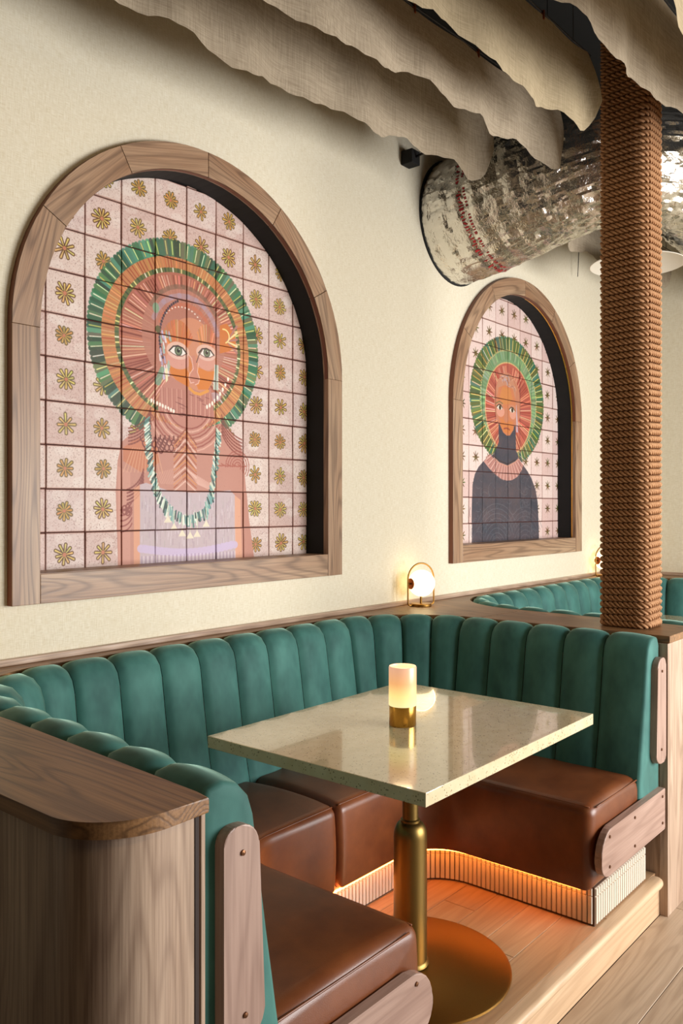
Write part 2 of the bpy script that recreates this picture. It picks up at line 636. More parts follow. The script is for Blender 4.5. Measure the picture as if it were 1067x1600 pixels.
        c = k.mix(k.math('MULTIPLY', oi.outputs['Random'], 0.05), c, lin((196, 150, 136)))
        k.base(c)
        k.bump(k.math('ADD', n, n2), 0.25, 0.002)
        k.b.inputs['Specular IOR Level'].default_value = 0.3
        return k.set(Roughness=0.5)

def polar(c, a, b, t):
    return (c[0] + a * math.cos(t), c[1] + b * math.sin(t))

def rays(P, c, a0, b0, a1, b1, n, cols, w, c1=None, jitter=0.3, t0=0.0, t1=2 * PI, taper=1.0):
    c1 = c1 or c
    for i in range(n):
        t = t0 + (t1 - t0) * (i + jitter * (P.rng.random() - 0.5)) / n
        P.stroke(polar(c, a0, b0, t), polar(c1, a1, b1, t), w * taper, w, cols[int(P.rng.random() * len(cols))], 0.9, 0.05)

def flower(P, x, z, r, petals, gold, line, core):
    rot = P.rng.random() * 2
    rr = [r * (0.85 + 0.3 * P.rng.random()) for _ in range(petals)]
    for i in range(petals):
        t = rot + 2 * PI * i / petals
        P.stroke((x, z), (x + rr[i] * math.cos(t), z + rr[i] * math.sin(t)), 0.010, 0.0135, line)
    for i in range(petals):
        t = rot + 2 * PI * i / petals
        P.stroke((x + 0.3 * rr[i] * math.cos(t), z + 0.3 * rr[i] * math.sin(t)), (x + rr[i] * math.cos(t), z + rr[i] * math.sin(t)), 0.003, 0.0065, gold, 1.0, 0.04)
    P.ellipse(x, z, r * 0.22, r * 0.22, core)

def palm_flower(P, x, z, r):
    for i in range(8):
        t = PI / 2 + 2 * PI * i / 8 + 0.2 * (P.rng.random() - 0.5)
        L = r * (1.05 if i != 4 else 0.8)
        P.stroke((x, z), (x + L * math.cos(t), z + L * math.sin(t)), 0.011, 0.004, (112, 96, 40), 1.0, 0.12)
    P.stroke((x, z), (x + 0.003, z - r * 1.9), 0.004, 0.002, (186, 158, 120), 0.7)

def paint_first(cols, rows):
    P = Paint(1.38, 1.28, 1.43, 1.62, 640)
    P.a[:] = np.array((226, 206, 198), np.float32) / 255
    P.speckle(0.55, 3, (196, 150, 138), 0.22)
    P.speckle(0.8, 2, (120, 70, 60), 0.22)
    for x in cols:
        for z in rows:
            tint = [(236, 222, 212), (216, 188, 180), (226, 208, 204), (232, 208, 200)][int(P.rng.random() * 4)]
            P.poly([(x, z), (x + .15, z), (x + .15, z - .15), (x, z - .15)], tint, 0.5)
            for q in range(4):
                P.ellipse(x + .15 * P.rng.random(), z - .15 * P.rng.random(), .03, .02, (238, 228, 220), 0.35)
            P.line([(x, z), (x + .15, z), (x + .15, z - .15)], 0.010, (176, 112, 92), 0.35)
    P.speckle(0.9, 2, (110, 66, 58), 0.35)
    for i, x in enumerate(cols):
        for j, z in enumerate(rows):
            g = P.rng.random()
            flower(P, x + .073 + .01 * (P.rng.random() - .5), z - .075 + .012 * (P.rng.random() - .5), 0.027 + 0.008 * g, 8 + int(P.rng.random() * 4),
                   (232, 206, 118) if g > .35 else (222, 176, 92), (128, 112, 62) if g < .6 else (120, 84, 40), (214, 142, 104))
    # --- halo
    H = (2.062, 2.214)
    P.ellipse(*H, .41, .392, (70, 128, 92))
    rays(P, H, .35, .33, .408, .390, 150, [(38, 112, 84), (30, 92, 66), (52, 138, 104), (92, 150, 96), (96, 168, 140), (126, 138, 100)], .017)
    rays(P, H, .355, .338, .405, .387, 64, [(238, 228, 150), (246, 240, 200), (224, 206, 110)], .0048, taper=.8)
    P.ellipse(2.064, 2.206, .358, .338, (208, 146, 90))
    rays(P, (2.064, 2.206), .29, .28, .356, .336, 150, [(238, 188, 124), (196, 116, 66), (226, 158, 92), (180, 92, 54)], .0045)
    P.ellipse(2.068, 2.21, .306, .292, (112, 128, 70))
    rays(P, (2.068, 2.21), .288, .274, .304, .29, 92, [(240, 230, 150), (250, 244, 214), (70, 110, 64), (60, 90, 60)], .006)
    P.ellipse(2.068, 2.21, .288, .275, (194, 122, 98))
    rays(P, (2.072, 2.2), .15, .16, .286, .273, 130, [(228, 168, 136), (156, 76, 56), (210, 142, 116), (238, 204, 176), (140, 66, 46)], .005)
    # --- hair and head
    P.ellipse(2.085, 2.235, .205, .20, (200, 140, 120), 0.85)
    P.speckle(0.8, 3, (170, 110, 90), 0.12)
    P.arc(2.09, 2.235, .165, .25, PI - .35, .022, (188, 166, 184), 0.6)
    P.arc(2.09, 2.23, .135, .3, PI - .4, .018, (212, 128, 96), 0.7)
    P.arc(2.085, 2.25, .185, .6, PI - .5, .018, (140, 112, 88), 0.5)
    for i in range(16):
        t = .45 + 2.2 * i / 15
        P.ellipse(*polar((2.075, 2.235), .112, .12, t), .004, .003, (240, 226, 216))
    for i in range(22):
        t = 2.0 + 1.6 * i / 21
        P.ellipse(*polar((2.11, 2.22), .148, .17, t), .005, .006, (92, 70, 96) if i % 2 else (70, 62, 70))
    P.ellipse(1.945, 2.33, .016, .020, (150, 178, 148))
    P.ellipse(1.955, 2.25, .012, .014, (110, 110, 60))
    # side of the crest: an orange leaf with pale ribs
    P.poly([(2.262, 2.20), (2.262, 2.315), (2.30, 2.33), (2.345, 2.285), (2.35, 2.24), (2.31, 2.215)], (222, 136, 50))
    for i in range(5):
        P.stroke((2.30, 2.255), (2.355, 2.215 + .028 * i), .005, .010, [(196, 140, 130), (244, 226, 170)][i % 2])
    P.arc(2.285, 2.275, .028, -1.2, 1.8, .006, (248, 226, 150))
    # --- face
    F = (2.118, 2.165)
    P.ellipse(F[0], F[1], .128, .155, (222, 156, 122))
    rays(P, (2.05, 2.175), .05, .045, .082, .125, 22, [(226, 140, 70), (232, 164, 110), (214, 128, 70)], .006, t0=.5, t1=2.7)
    rays(P, (2.19, 2.19), .04, .045, .06, .115, 16, [(226, 150, 90), (232, 170, 126), (206, 128, 96)], .006, t0=.6, t1=2.5)
    P.poly([(2.0, 2.135), (2.03, 2.12), (2.09, 2.118), (2.105, 2.10), (2.103, 2.045), (2.06, 2.048), (2.015, 2.09)], (228, 140, 46))
    P.poly([(2.145, 2.13), (2.20, 2.118), (2.235, 2.125), (2.225, 2.085), (2.20, 2.045), (2.15, 2.04), (2.135, 2.07)], (230, 142, 40))
    P.ellipse(2.052, 2.145, .058, .036, (226, 168, 152))
    P.ellipse(2.192, 2.158, .046, .036, (226, 168, 150))
    P.poly([(2.115, 2.17), (2.135, 2.175), (2.15, 2.10), (2.158, 2.075), (2.14, 2.058), (2.11, 2.062), (2.10, 2.08), (2.118, 2.105)], (216, 150, 126))
    P.poly([(2.104, 2.165), (2.12, 2.135), (2.116, 2.10), (2.104, 2.11)], (224, 140, 60))
    P.line([(2.10, 2.176), (2.118, 2.16), (2.126, 2.12), (2.108, 2.098), (2.103, 2.078), (2.112, 2.062), (2.128, 2.066)], .0035, (240, 198, 184))
    P.line([(2.152, 2.145), (2.146, 2.11), (2.158, 2.085), (2.15, 2.064), (2.135, 2.058)], .0035, (240, 198, 184))
    for ex, ez, s_ in ((2.050, 2.179, 1.0), (2.192, 2.191, .92)):
        w, h = .043 * s_, .021 * s_
        P.ellipse(ex, ez + .002, w + .012, h + .013, (238, 204, 190), 0.8)
        eye = [(ex - w, ez - .004), (ex - w * .55, ez + h * .75), (ex, ez + h), (ex + w * .55, ez + h * .7), (ex + w, ez - .003), (ex + w * .5, ez - h * .75), (ex - w * .1, ez - h * .9), (ex - w * .6, ez - h * .6)]
        P.poly(eye, (240, 234, 226))
        P.ellipse(ex + .002, ez + .002, .0185 * s_, .0195 * s_, (76, 92, 74))
        P.ellipse(ex + .002, ez + .002, .0145 * s_, .0155 * s_, (136, 150, 118))
        P.ellipse(ex + .002, ez + .003, .0075 * s_, .008 * s_, (40, 44, 38))
        P.ellipse(ex + .006, ez + .008, .0025, .0025, (240, 240, 230))
        P.line(eye[0:5], .0055, (74, 60, 50))
        P.line([eye[4]] + eye[5:] + [eye[0]], .003, (150, 104, 92))
    P.line([(2.142, 2.148), (2.155, 2.18), (2.17, 2.20)], .004, (130, 90, 80))
    # lavender and white ear drops
    for i in range(26):
        x, z = 1.962 + .05 * P.rng.random(), 2.08 + .17 * P.rng.random()
        P.stroke((x, z), (x + .004, z - .022), .006, .010, [(206, 198, 226), (236, 232, 238), (190, 180, 214), (170, 200, 186)][i % 4], .85)
    P.stroke((1.995, 2.10), (2.0, 1.99), .012, .009, (240, 232, 190))
    P.stroke((1.975, 2.10), (1.955, 2.05), .02, .03, (130, 176, 150), .8)
    for i in range(7):
        P.stroke((2.236 + .003 * i, 2.15), (2.23 + .004 * i, 2.05), .003, .004, [(240, 238, 226), (150, 190, 176)][i % 2])
    P.ellipse(2.238, 2.02, .03, .018, (206, 188, 196), .8)
    # --- scarf over mouth and neck
    sc = [(2.015, 2.075), (2.10, 2.045), (2.16, 2.032), (2.215, 2.05), (2.225, 2.0), (2.235, 1.93), (2.16, 1.885), (2.09, 1.878), (2.01, 1.90), (1.955, 1.935), (1.965, 2.02)]
    P.poly(sc, (206, 146, 130))
    for i in range(34):
        x = 1.965 + .26 * i / 33
        P.stroke((x, 2.03), (x + .02 * (2.1 - x), 1.92 + .02 * P.rng.random()), .0028, .004, [(186, 116, 104), (228, 178, 160), (176, 106, 92)][i % 3], .6)
    for i in range(18):
        x, z = 2.01 + .19 * P.rng.random(), 1.93 + .09 * P.rng.random()
        P.stroke((x, z), (x + .02, z - .004), .003, .003, (140, 74, 70), .6)
    P.line([(2.105, 2.04), (2.13, 2.025), (2.16, 2.022), (2.2, 2.04)], .012, (236, 168, 70))
    for i in range(9):
        P.ellipse(2.195 + .014 * i, 1.975 + .006 * i + .0012 * i * i, .0055, .009, (246, 240, 226))
        P.ellipse(1.925 + .013 * i, 1.975 - .004 * i, .005, .008, (246, 240, 226))
    # --- shoulders, arms
    body = [(1.94, 1.905), (1.90, 1.875), (1.83, 1.84), (1.793, 1.81), (1.775, 1.74), (1.768, 1.64), (1.772, 1.5), (1.78, 1.28), (2.47, 1.28), (2.452, 1.36), (2.425, 1.52), (2.41, 1.64), (2.395, 1.77), (2.375, 1.835), (2.33, 1.875), (2.268, 1.915), (2.18, 1.885), (2.05, 1.885)]
    P.poly(body, (208, 152, 134))
    P.poly([(1.80, 1.79), (1.86, 1.83), (1.95, 1.82), (1.96, 1.74), (1.88, 1.70), (1.80, 1.74)], (216, 136, 92), .8)
    P.poly([(1.775, 1.72), (1.83, 1.70), (1.83, 1.28), (1.78, 1.28)], (222, 168, 150), .6)
    for i in range(8):
        P.arc(2.10, 1.99, .11 + .013 * i, -2.75, -.5, .0062, [(176, 96, 82), (232, 186, 168), (190, 110, 94)][i % 3], .8)
    for i in range(6):
        P.arc(1.80, 1.93 + .012 * i, .13, -1.4, -.35, .0062, (146, 66, 50), .7)
        P.arc(2.42, 1.94 + .014 * i, .16, -2.75, -1.8, .0062, (152, 72, 58), .7)
    for r_ in range(3):
        for i in range(6 - r_):
            P.arc(1.885 + .021 * i + .01 * r_, 1.835 - .02 * r_, .012, PI, 2 * PI, .0052, (136, 58, 46), .85, 1.5)
            P.arc(1.955 + .021 * i + .01 * r_, 1.845 - .02 * r_, .012, PI, 2 * PI, .0052, (136, 58, 46), .85, 1.5)
    for i in range(16):
        z = 1.875 - .0135 * i
        hgt = .055 if i < 9 else .04
        P.line([(2.03, z - hgt), (2.085, z), (2.14, z - hgt)], .0058, [(176, 98, 62), (226, 156, 92), (198, 116, 76), (236, 200, 184)][i % 4], .9)
    for i in range(14):
        P.line([(2.09 + .009 * i, 1.72 - .004 * i), (2.15 + .006 * i, 1.66 - .002 * i)], .003, (236, 196, 182), .8)
        P.line([(1.95 + .008 * i, 1.70 + .002 * i), (1.97 + .008 * i, 1.66)], .003, (226, 178, 160), .8)
    for i in range(12):
        P.stroke((1.84 + .01 * i, 1.79), (1.80 + .016 * i, 1.70), .003, .003, (234, 186, 150), .7)
    for i in range(5):
        P.arc(1.79, 1.68 + .013 * i, .10, -1.3, -.2, .0062, (150, 68, 56), .75)
        P.arc(2.36, 1.74, .018 + .012 * i, -.6, 3.2, .0056, (184, 100, 84), .6)
        P.arc(1.79, 1.53 + .02 * i, .05, -1.6, -.4, .0056, (170, 90, 80), .7)
        P.arc(2.27 + .03 * i, 1.79, .05, -2.2, -1.2, .0056, (190, 106, 86), .6)
    for i in range(5):
        t = 2 * PI * i / 5
        P.arc(1.815 + .012 * math.cos(t), 1.56 + .012 * math.sin(t), .009, 0, 2 * PI, .0052, (164, 84, 72), .8)
    # --- lavender vest
    vest = [(1.872, 1.28), (1.872, 1.655), (1.90, 1.662), (2.0, 1.635), (2.12, 1.628), (2.24, 1.634), (2.32, 1.64), (2.345, 1.62), (2.352, 1.28)]
    P.poly(vest, (206, 190, 196))
    P.poly([(1.845, 1.28), (1.845, 1.64), (1.872, 1.655), (1.872, 1.28)], (236, 178, 142), .8)
    P.poly([(2.345, 1.28), (2.345, 1.62), (2.378, 1.60), (2.385, 1.28)], (238, 184, 152), .8)
    for i in range(260):
        x, z = 1.88 + .46 * P.rng.random(), 1.43 + .19 * P.rng.random()
        P.stroke((x, z), (x, z - .022), .004, .004, [(188, 168, 178), (224, 214, 220), (196, 186, 184)][i % 3], .5)
    for i in range(20):
        x0 = 1.875 + .0235 * i
        zz = 1.415 - .022 * math.sin(PI * i / 19) - .0
        P.stroke((x0, zz), (x0 + .0235, zz - .002), .03, .03, (212, 196, 224), .9)
    for i in range(52):
        x0 = 1.88 + .0091 * i
        P.stroke((x0, 1.385), (x0, 1.28), .0035, .0035, [(178, 156, 184), (228, 218, 230)][i % 2], .8)
    # --- turquoise necklace
    nk = [(1.912, 1.91), (1.918, 1.85), (1.92, 1.794), (1.938, 1.698), (1.971, 1.613), (2.025, 1.559), (2.103, 1.531), (2.178, 1.563), (2.211, 1.641), (2.231, 1.759), (2.243, 1.85), (2.246, 1.895)]
    cum = [0]
    for a, b in zip(nk[:-1], nk[1:]):
        cum.append(cum[-1] + math.hypot(b[0] - a[0], b[1] - a[1]))
    for i in range(260):
        s_ = cum[-1] * i / 259
        k = max(j for j in range(len(nk) - 1) if cum[j] <= s_ + 1e-9)
        t = (s_ - cum[k]) / (cum[k + 1] - cum[k])
        x = nk[k][0] + t * (nk[k + 1][0] - nk[k][0]); z = nk[k][1] + t * (nk[k + 1][1] - nk[k][1])
        mid = math.sin(PI * i / 259) ** 2
        x += .012 * (P.rng.random() - .5); z += .01 * (P.rng.random() - .5)
        ax = (x - 2.08) * .35
        P.stroke((x, z), (x + ax * .3 + .006 * (P.rng.random() - .5), z - .016 - .03 * mid * P.rng.random()), .005, .0085,
                 [(96, 150, 142), (170, 208, 196), (56, 96, 94), (228, 238, 224), (130, 184, 180), (214, 226, 206)][int(P.rng.random() * 6)])
    for x, z in ((2.0, 1.535), (2.03, 1.505), (2.07, 1.48), (2.11, 1.47), (2.145, 1.475), (2.19, 1.515)):
        P.stroke((x, z + .05), (x, z), .004, .003, (220, 220, 196))
        for i in range(5):
            P.stroke((x, z), (x - .014 + .007 * i, z - .022), .004, .006, (236, 228, 204))
    return P

def paint_second(cols, rows, t_):
    P = Paint(3.88, 1.28, 1.48, 1.66, 560)
    P.a[:] = np.array((232, 210, 204), np.float32) / 255
    for x in cols:
        for z in rows:
            tint = [(240, 226, 218), (222, 192, 186), (232, 212, 206)][int(P.rng.random() * 3)]
            P.poly([(x, z), (x + t_, z), (x + t_, z - t_), (x, z - t_)], tint, 0.5)
            P.line([(x, z), (x + t_, z), (x + t_, z - t_)], 0.010, (184, 122, 104), 0.3)
    P.speckle(0.85, 2, (150, 104, 92), 0.2)
    for x in cols:
        for z in rows:
            palm_flower(P, x + t_ * .5, z - t_ * .45, .034)
    H = (4.655, 2.238)
    P.ellipse(*H, .46, .397, (96, 134, 82))
    G = [(88, 128, 66), (66, 112, 60), (120, 142, 76), (56, 128, 104), (70, 140, 122), (108, 120, 64)]
    rays(P, H, .35, .30, .458, .394, 120, G, .024)
    rays(P, H, .36, .31, .45, .388, 64, [(236, 214, 128), (240, 226, 170), (222, 186, 84)], .0065)
    P.ellipse(4.66, 2.235, .352, .318, (128, 170, 122))
    rays(P, (4.66, 2.235), .295, .27, .352, .318, 90, [(150, 184, 134), (112, 156, 108), (160, 190, 150)], .012)
    for i in range(120):
        P.ellipse(*polar((4.66, 2.235), .355, .321, 2 * PI * i / 120), .007, .006, (230, 206, 140), .7)
    P.ellipse(4.655, 2.192, .293, .287, (198, 104, 82))
    rays(P, (4.65, 2.17), .12, .14, .292, .286, 110, [(222, 140, 112), (172, 76, 62), (232, 174, 144), (186, 96, 80), (238, 196, 160)], .007)
    P.arc(4.655, 2.192, .293, 0, 2 * PI, .009, (226, 190, 130), .8, .98, 60)
    # hair dome, face
    P.ellipse(4.635, 2.225, .165, .19, (206, 140, 108))
    P.ellipse(4.62, 2.30, .12, .10, (206, 150, 120), .9)
    for i in range(24):
        P.arc(4.54 + .18 * P.rng.random(), 2.30 + .08 * P.rng.random(), .02 + .02 * P.rng.random(), 0, 2.6, .005, [(226, 180, 150), (178, 110, 86), (190, 178, 190)][i % 3], .6)
    # dark dress with a high neck
    neck = [(4.523, 2.085), (4.737, 2.085), (4.742, 1.93), (4.80, 1.86), (4.63, 1.815), (4.42, 1.87), (4.484, 1.917), (4.523, 1.972)]
    P.poly(neck, (80, 86, 100))
    face = [(4.50, 2.24), (4.52, 2.31), (4.60, 2.335), (4.70, 2.32), (4.735, 2.25), (4.735, 2.15), (4.71, 2.06), (4.665, 2.022), (4.625, 2.018), (4.58, 2.035), (4.535, 2.085), (4.51, 2.16)]
    P.poly(face, (214, 138, 92))
    P.poly([(4.53, 2.25), (4.57, 2.32), (4.66, 2.32), (4.70, 2.26), (4.66, 2.22), (4.58, 2.21)], (216, 146, 78), .9)
    P.ellipse(4.545, 2.165, .05, .035, (226, 164, 142))
    P.ellipse(4.70, 2.16, .04, .034, (226, 164, 142))
    P.poly([(4.545, 2.12), (4.60, 2.11), (4.70, 2.115), (4.70, 2.06), (4.65, 2.03), (4.59, 2.04), (4.55, 2.08)], (220, 140, 70), .9)
    for ex, ez in ((4.535, 2.188), (4.69, 2.184)):
        w, h = .036, .016
        P.ellipse(ex, ez + .02, w + .008, .014, (210, 150, 120), .8)
        P.poly([(ex - w, ez), (ex - w * .3, ez + h), (ex + w * .4, ez + h * .8), (ex + w, ez - .004), (ex + w * .3, ez - h), (ex - w * .4, ez - h * .8)], (236, 226, 212))
        P.ellipse(ex + .004, ez, .0145, .015, (96, 82, 50))
        P.ellipse(ex + .004, ez, .007, .008, (40, 34, 28))
        P.line([(ex - w, ez + .002), (ex - w * .3, ez + h + .002), (ex + w * .4, ez + h), (ex + w, ez - .002)], .0065, (76, 56, 40))
    P.line([(4.49, 2.21), (4.53, 2.225), (4.57, 2.215)], .008, (120, 120, 70), .7)
    P.poly([(4.60, 2.19), (4.63, 2.19), (4.645, 2.115), (4.63, 2.10), (4.60, 2.10), (4.588, 2.115)], (206, 140, 108), .9)
    P.line([(4.59, 2.06), (4.625, 2.066), (4.66, 2.058)], .010, (176, 92, 70))
    for i in range(6):
        P.stroke((4.745, 2.22), (4.748 + .004 * i, 2.05), .004, .005, [(222, 214, 226), (190, 170, 190)][i % 2], .8)
    dress = [(4.205, 1.28), (4.208, 1.55), (4.215, 1.70), (4.24, 1.765), (4.285, 1.81), (4.343, 1.846), (4.42, 1.892), (4.64, 1.85), (4.785, 1.882), (4.83, 1.845), (4.90, 1.80), (4.955, 1.75), (5.006, 1.685), (5.035, 1.60), (5.047, 1.50), (5.055, 1.28)]
    P.poly(dress, (80, 87, 102))
    for i in range(150):
        x, z = 4.24 + .78 * P.rng.random(), 1.30 + .46 * P.rng.random()
        P.arc(x, z, .02 + .05 * P.rng.random(), P.rng.random() * 6, P.rng.random() * 6, .004, [(112, 118, 130), (66, 70, 80), (124, 128, 136)][i % 3], .45)
    for i in range(9):
        P.arc(4.50, 1.30, .05 + .03 * i, .5, 2.6, .005, (124, 128, 138), .5)
        P.arc(4.86, 1.30, .03 + .03 * i, .5, 2.6, .005, (116, 120, 132), .5)
    colr = [(4.343, 1.844), (4.419, 1.892), (4.47, 1.862), (4.52, 1.842), (4.631, 1.828), (4.73, 1.856), (4.785, 1.879), (4.837, 1.84), (4.81, 1.80), (4.756, 1.762), (4.69, 1.74), (4.631, 1.735), (4.56, 1.742), (4.497, 1.764), (4.407, 1.805)]
    P.poly(colr, (208, 158, 148))
    for i in range(44):
        t = -2.75 + 2.35 * i / 43
        P.stroke((4.62 + .2 * math.cos(t) * .85, 1.955 + .13 * math.sin(t)), (4.62 + .27 * math.cos(t), 1.955 + .22 * math.sin(t)), .003, .005, [(176, 104, 92), (236, 204, 194), (150, 96, 92)][i % 3], .75)
    P.line([(4.47, 1.868), (4.53, 1.842), (4.631, 1.826), (4.73, 1.856), (4.775, 1.878)], .009, (214, 160, 140))
    P.line([(4.46, 1.885), (4.53, 1.856), (4.631, 1.84), (4.73, 1.87)], .006, (60, 52, 60))
    return P

# ------------------------------------------------------------------ arched murals
def clip_convex(poly, clip):
    out = poly
    n = len(clip)
    for i in range(n):
        a, b = clip[i], clip[(i + 1) % n]
        inp, out = out, []
        if not inp:
            return []
        def side(p):
            return (b[0] - a[0]) * (p[1] - a[1]) - (b[1] - a[1]) * (p[0] - a[0])
        for j in range(len(inp)):
            p, q = inp[j], inp[(j + 1) % len(inp)]
            sp, sq = side(p), side(q)
            if sp >= 0:
                out.append(p)
            if (sp >= 0) != (sq >= 0):
                t = sp / (sp - sq)
                out.append((p[0] + t * (q[0] - p[0]), p[1] + t * (q[1] - p[1])))
    return out

def shrink(poly, d):
    cx = sum(p[0] for p in poly) / len(poly); cy = sum(p[1] for p in poly) / len(poly)
    res = []
    for p in poly:
        L = math.hypot(p[0] - cx, p[1] - cy) or 1
        k = max(0.2, 1 - d / L)
        res.append((cx + (p[0] - cx) * k, cy + (p[1] - cy) * k))
    return res

def local_board(name, pts_xz, y0, y1, ang, mat, parent, bevel=0.0015):
    """a board of the arch frame: outline in the wall plane, its own x axis laid along the grain"""
    cx = sum(p[0] for p in pts_xz) / len(pts_xz); cz = sum(p[1] for p in pts_xz) / len(pts_xz)
    ca, sa = math.cos(-ang), math.sin(-ang)
    loc = [((p[0] - cx) * ca - (p[1] - cz) * sa, (p[0] - cx) * sa + (p[1] - cz) * ca) for p in pts_xz]
    o = prism(name, loc, 0, y1 - y0, mat, None, 'XZ', bevel, False)
    mw = Matrix.Translation((cx, y0, cz)) @ Matrix.Rotation(-ang, 4, 'Y')
    fixup(o, parent, mw)
    return o

def mural(idx, cx, cz, s, x0, z0, t, label, painter):
    T = thing('arched_tile_mural', label, 'mural', (cx, 0, 1.262))
    ri, ro = 0.6925 * s, 0.787 * s
    zb, zs = 1.262, 1.356
    # frame: two legs, a bottom rail and six curved boards
    yb, yf = 0.0, -0.03
    for sgn in (-1, 1):
        local_board('frame_leg', [(cx + sgn * ri, zb), (cx + sgn * ro, zb), (cx + sgn * ro, cz), (cx + sgn * ri, cz)], yf, yb, PI / 2, 'frame_oak', T)
    local_board('frame_sill', [(cx - ri + .001, zb), (cx + ri - .001, zb), (cx + ri - .001, zs), (cx - ri + .001, zs)], yf + .001, yb, 0, 'frame_oak', T)
    for k in range(6):
        a0, a1 = PI * k / 6 + .0015, PI * (k + 1) / 6 - .0015
        if k == 0: a0 = 0.001
        n = 8
        pts = [(cx + ro * math.cos(a0 + (a1 - a0) * i / n), cz + ro * math.sin(a0 + (a1 - a0) * i / n)) for i in range(n + 1)]
        pts += [(cx + ri * math.cos(a1 + (a0 - a1) * i / n), cz + ri * math.sin(a1 + (a0 - a1) * i / n)) for i in range(n + 1)]
        local_board('frame_arch_board', pts, yf, yb, (a0 + a1) / 2 + PI / 2, 'frame_oak', T)
    # thin stained edge line round the outside of the frame
    inner = arch_outline(cx, cz, ri + .001, zs, 48)
    box('frame_sill_ledge', (cx - ri + .001, -.028, zs + .0002), (cx + ri - .001, .103, zs + .0022), 'frame_oak', T)
    v, f = [], []
    g = arch_outline(cx, cz, ro + .0006, zb, 48)
    for p in g:
        v += [(p[0], -0.0275, p[1]), (p[0], -0.0005, p[1])]
    for i in range(1, len(g)):
        j = (i + 1) % len(g)
        f.append((2 * i, 2 * j, 2 * j + 1, 2 * i + 1))
    mesh('frame_outer_edge', v, f, 'edge_oak', T, False)
    # niche lining: black reveal behind the frame
    yd = 0.118
    v, f = [], []
    n = len(inner)
    for p in inner:
        v += [(p[0], -0.026, p[1]), (p[0], yd, p[1])]
    o2 = arch_outline(cx, cz, ri + .0065, zs - .006, 48)
    for p in o2:
        v += [(p[0], -0.0255, p[1]), (p[0], yd, p[1])]
    for i in range(n):
        j = (i + 1) % n
        f += [(2 * i, 2 * j, 2 * j + 1, 2 * i + 1), (2 * n + 2 * i, 2 * n + 2 * i + 1, 2 * n + 2 * j + 1, 2 * n + 2 * j), (2 * i, 2 * n + 2 * i, 2 * n + 2 * j, 2 * j)]
    mesh('niche_lining', v, f, 'black', T, False)
    # strip of stained edge inside the mouth
    v, f = [], []
    for p, q in zip(arch_outline(cx, cz, ri - .0012, zs + .0012, 48), inner):
        v += [(p[0], -0.0255, p[1]), (p[0], -0.008, p[1])]
    for i in range(2, n):
        j = (i + 1) % n
        if i == n - 1: j = 0
        f.append((2 * i, 2 * j, 2 * j + 1, 2 * i + 1))
    mesh('frame_inner_edge', v, f, 'edge_oak', T, False)
    if idx == 1:  # gold LED line on the right reveal, its glow given as bright brass colour
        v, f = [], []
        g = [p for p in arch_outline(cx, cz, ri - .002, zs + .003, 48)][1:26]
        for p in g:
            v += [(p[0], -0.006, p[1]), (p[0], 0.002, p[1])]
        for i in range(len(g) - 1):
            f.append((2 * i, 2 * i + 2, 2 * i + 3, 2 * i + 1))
        mesh('gold_led_line', v, f, 'bright_brass', T, False)
    # grout bed
    ao = arch_outline(cx, cz, ri, zs - .02, 48)
    prism('grout_bed', ao, 0.112, 0.125, 'grout', T, 'XZ')
    c0 = int(math.floor((cx - ri - x0) / t)); c1 = int(math.ceil((cx + ri - x0) / t))
    r0 = int(math.floor((z0 - (cz + ri)) / t)); r1 = int(math.ceil((z0 - zs) / t))
    cols = [x0 + t * i for i in range(c0, c1)]
    rows = [z0 - t * j for j in range(r0, r1 + 1)]
    P = painter(cols, rows)
    mat = P.material('painted_tiles_' + ('halo' if idx == 0 else 'dress'))
    rng = random.Random(3 + idx)
    for x in cols:
        for z in rows:
            g = 0.0021
            sq = [(x + g, z - t + g), (x + t - g, z - t + g), (x + t - g, z - g), (x + g, z - g)]
            sq = [(p[0] + rng.uniform(-.0009, .0009), p[1] + rng.uniform(-.0009, .0009)) for p in sq]
            pg = clip_convex(sq, ao)
            # drop repeated points
            q = []
            for p in pg:
                if not q or math.hypot(p[0] - q[-1][0], p[1] - q[-1][1]) > 1e-4:
                    q.append(p)
            if len(q) > 2 and math.hypot(q[0][0] - q[-1][0], q[0][1] - q[-1][1]) < 1e-4:
                q.pop()
            area_ = abs(sum(q[i][0] * q[(i + 1) % len(q)][1] - q[(i + 1) % len(q)][0] * q[i][1] for i in range(len(q)))) / 2 if len(q) > 2 else 0
            if area_ < 6e-5:
                continue
            yf_ = 0.104 + rng.uniform(-.0015, .0012)
            tx, tz = rng.uniform(-.012, .012), rng.uniform(-.012, .012)
            ctr = (sum(p[0] for p in q) / len(q), sum(p[1] for p in q) / len(q))
            inn = shrink(q, 0.0022)
            m_ = len(q)
            vv, ff = [], []
            for p in inn: vv.append((p[0] - ctr[0], (p[0] - ctr[0]) * tx + (p[1] - ctr[1]) * tz, p[1] - ctr[1]))
            for p in q: vv.append((p[0] - ctr[0], .0015 + (p[0] - ctr[0]) * tx + (p[1] - ctr[1]) * tz, p[1] - ctr[1]))
            for p in q: vv.append((p[0] - ctr[0], .0075, p[1] - ctr[1]))
            ff.append(tuple(range(m_)))
            for i in range(m_):
                j = (i + 1) % m_
                ff.append((i, m_ + i, m_ + j, j))
                ff.append((m_ + i, 2 * m_ + i, 2 * m_ + j, m_ + j))
            o = mesh('tile', vv, ff, mat)
            uv = o.data.uv_layers.new(name='uv')
            for lp in o.data.loops:
                co = o.data.vertices[lp.vertex_index].co
                uv.data[lp.index].uv = ((co.x + ctr[0] - P.x0) * P.ppm / P.W, (co.z + ctr[1] - P.z0) * P.ppm / P.H)
            fixup(o, T, Matrix.Translation((ctr[0], yf_, ctr[1])))
    return T

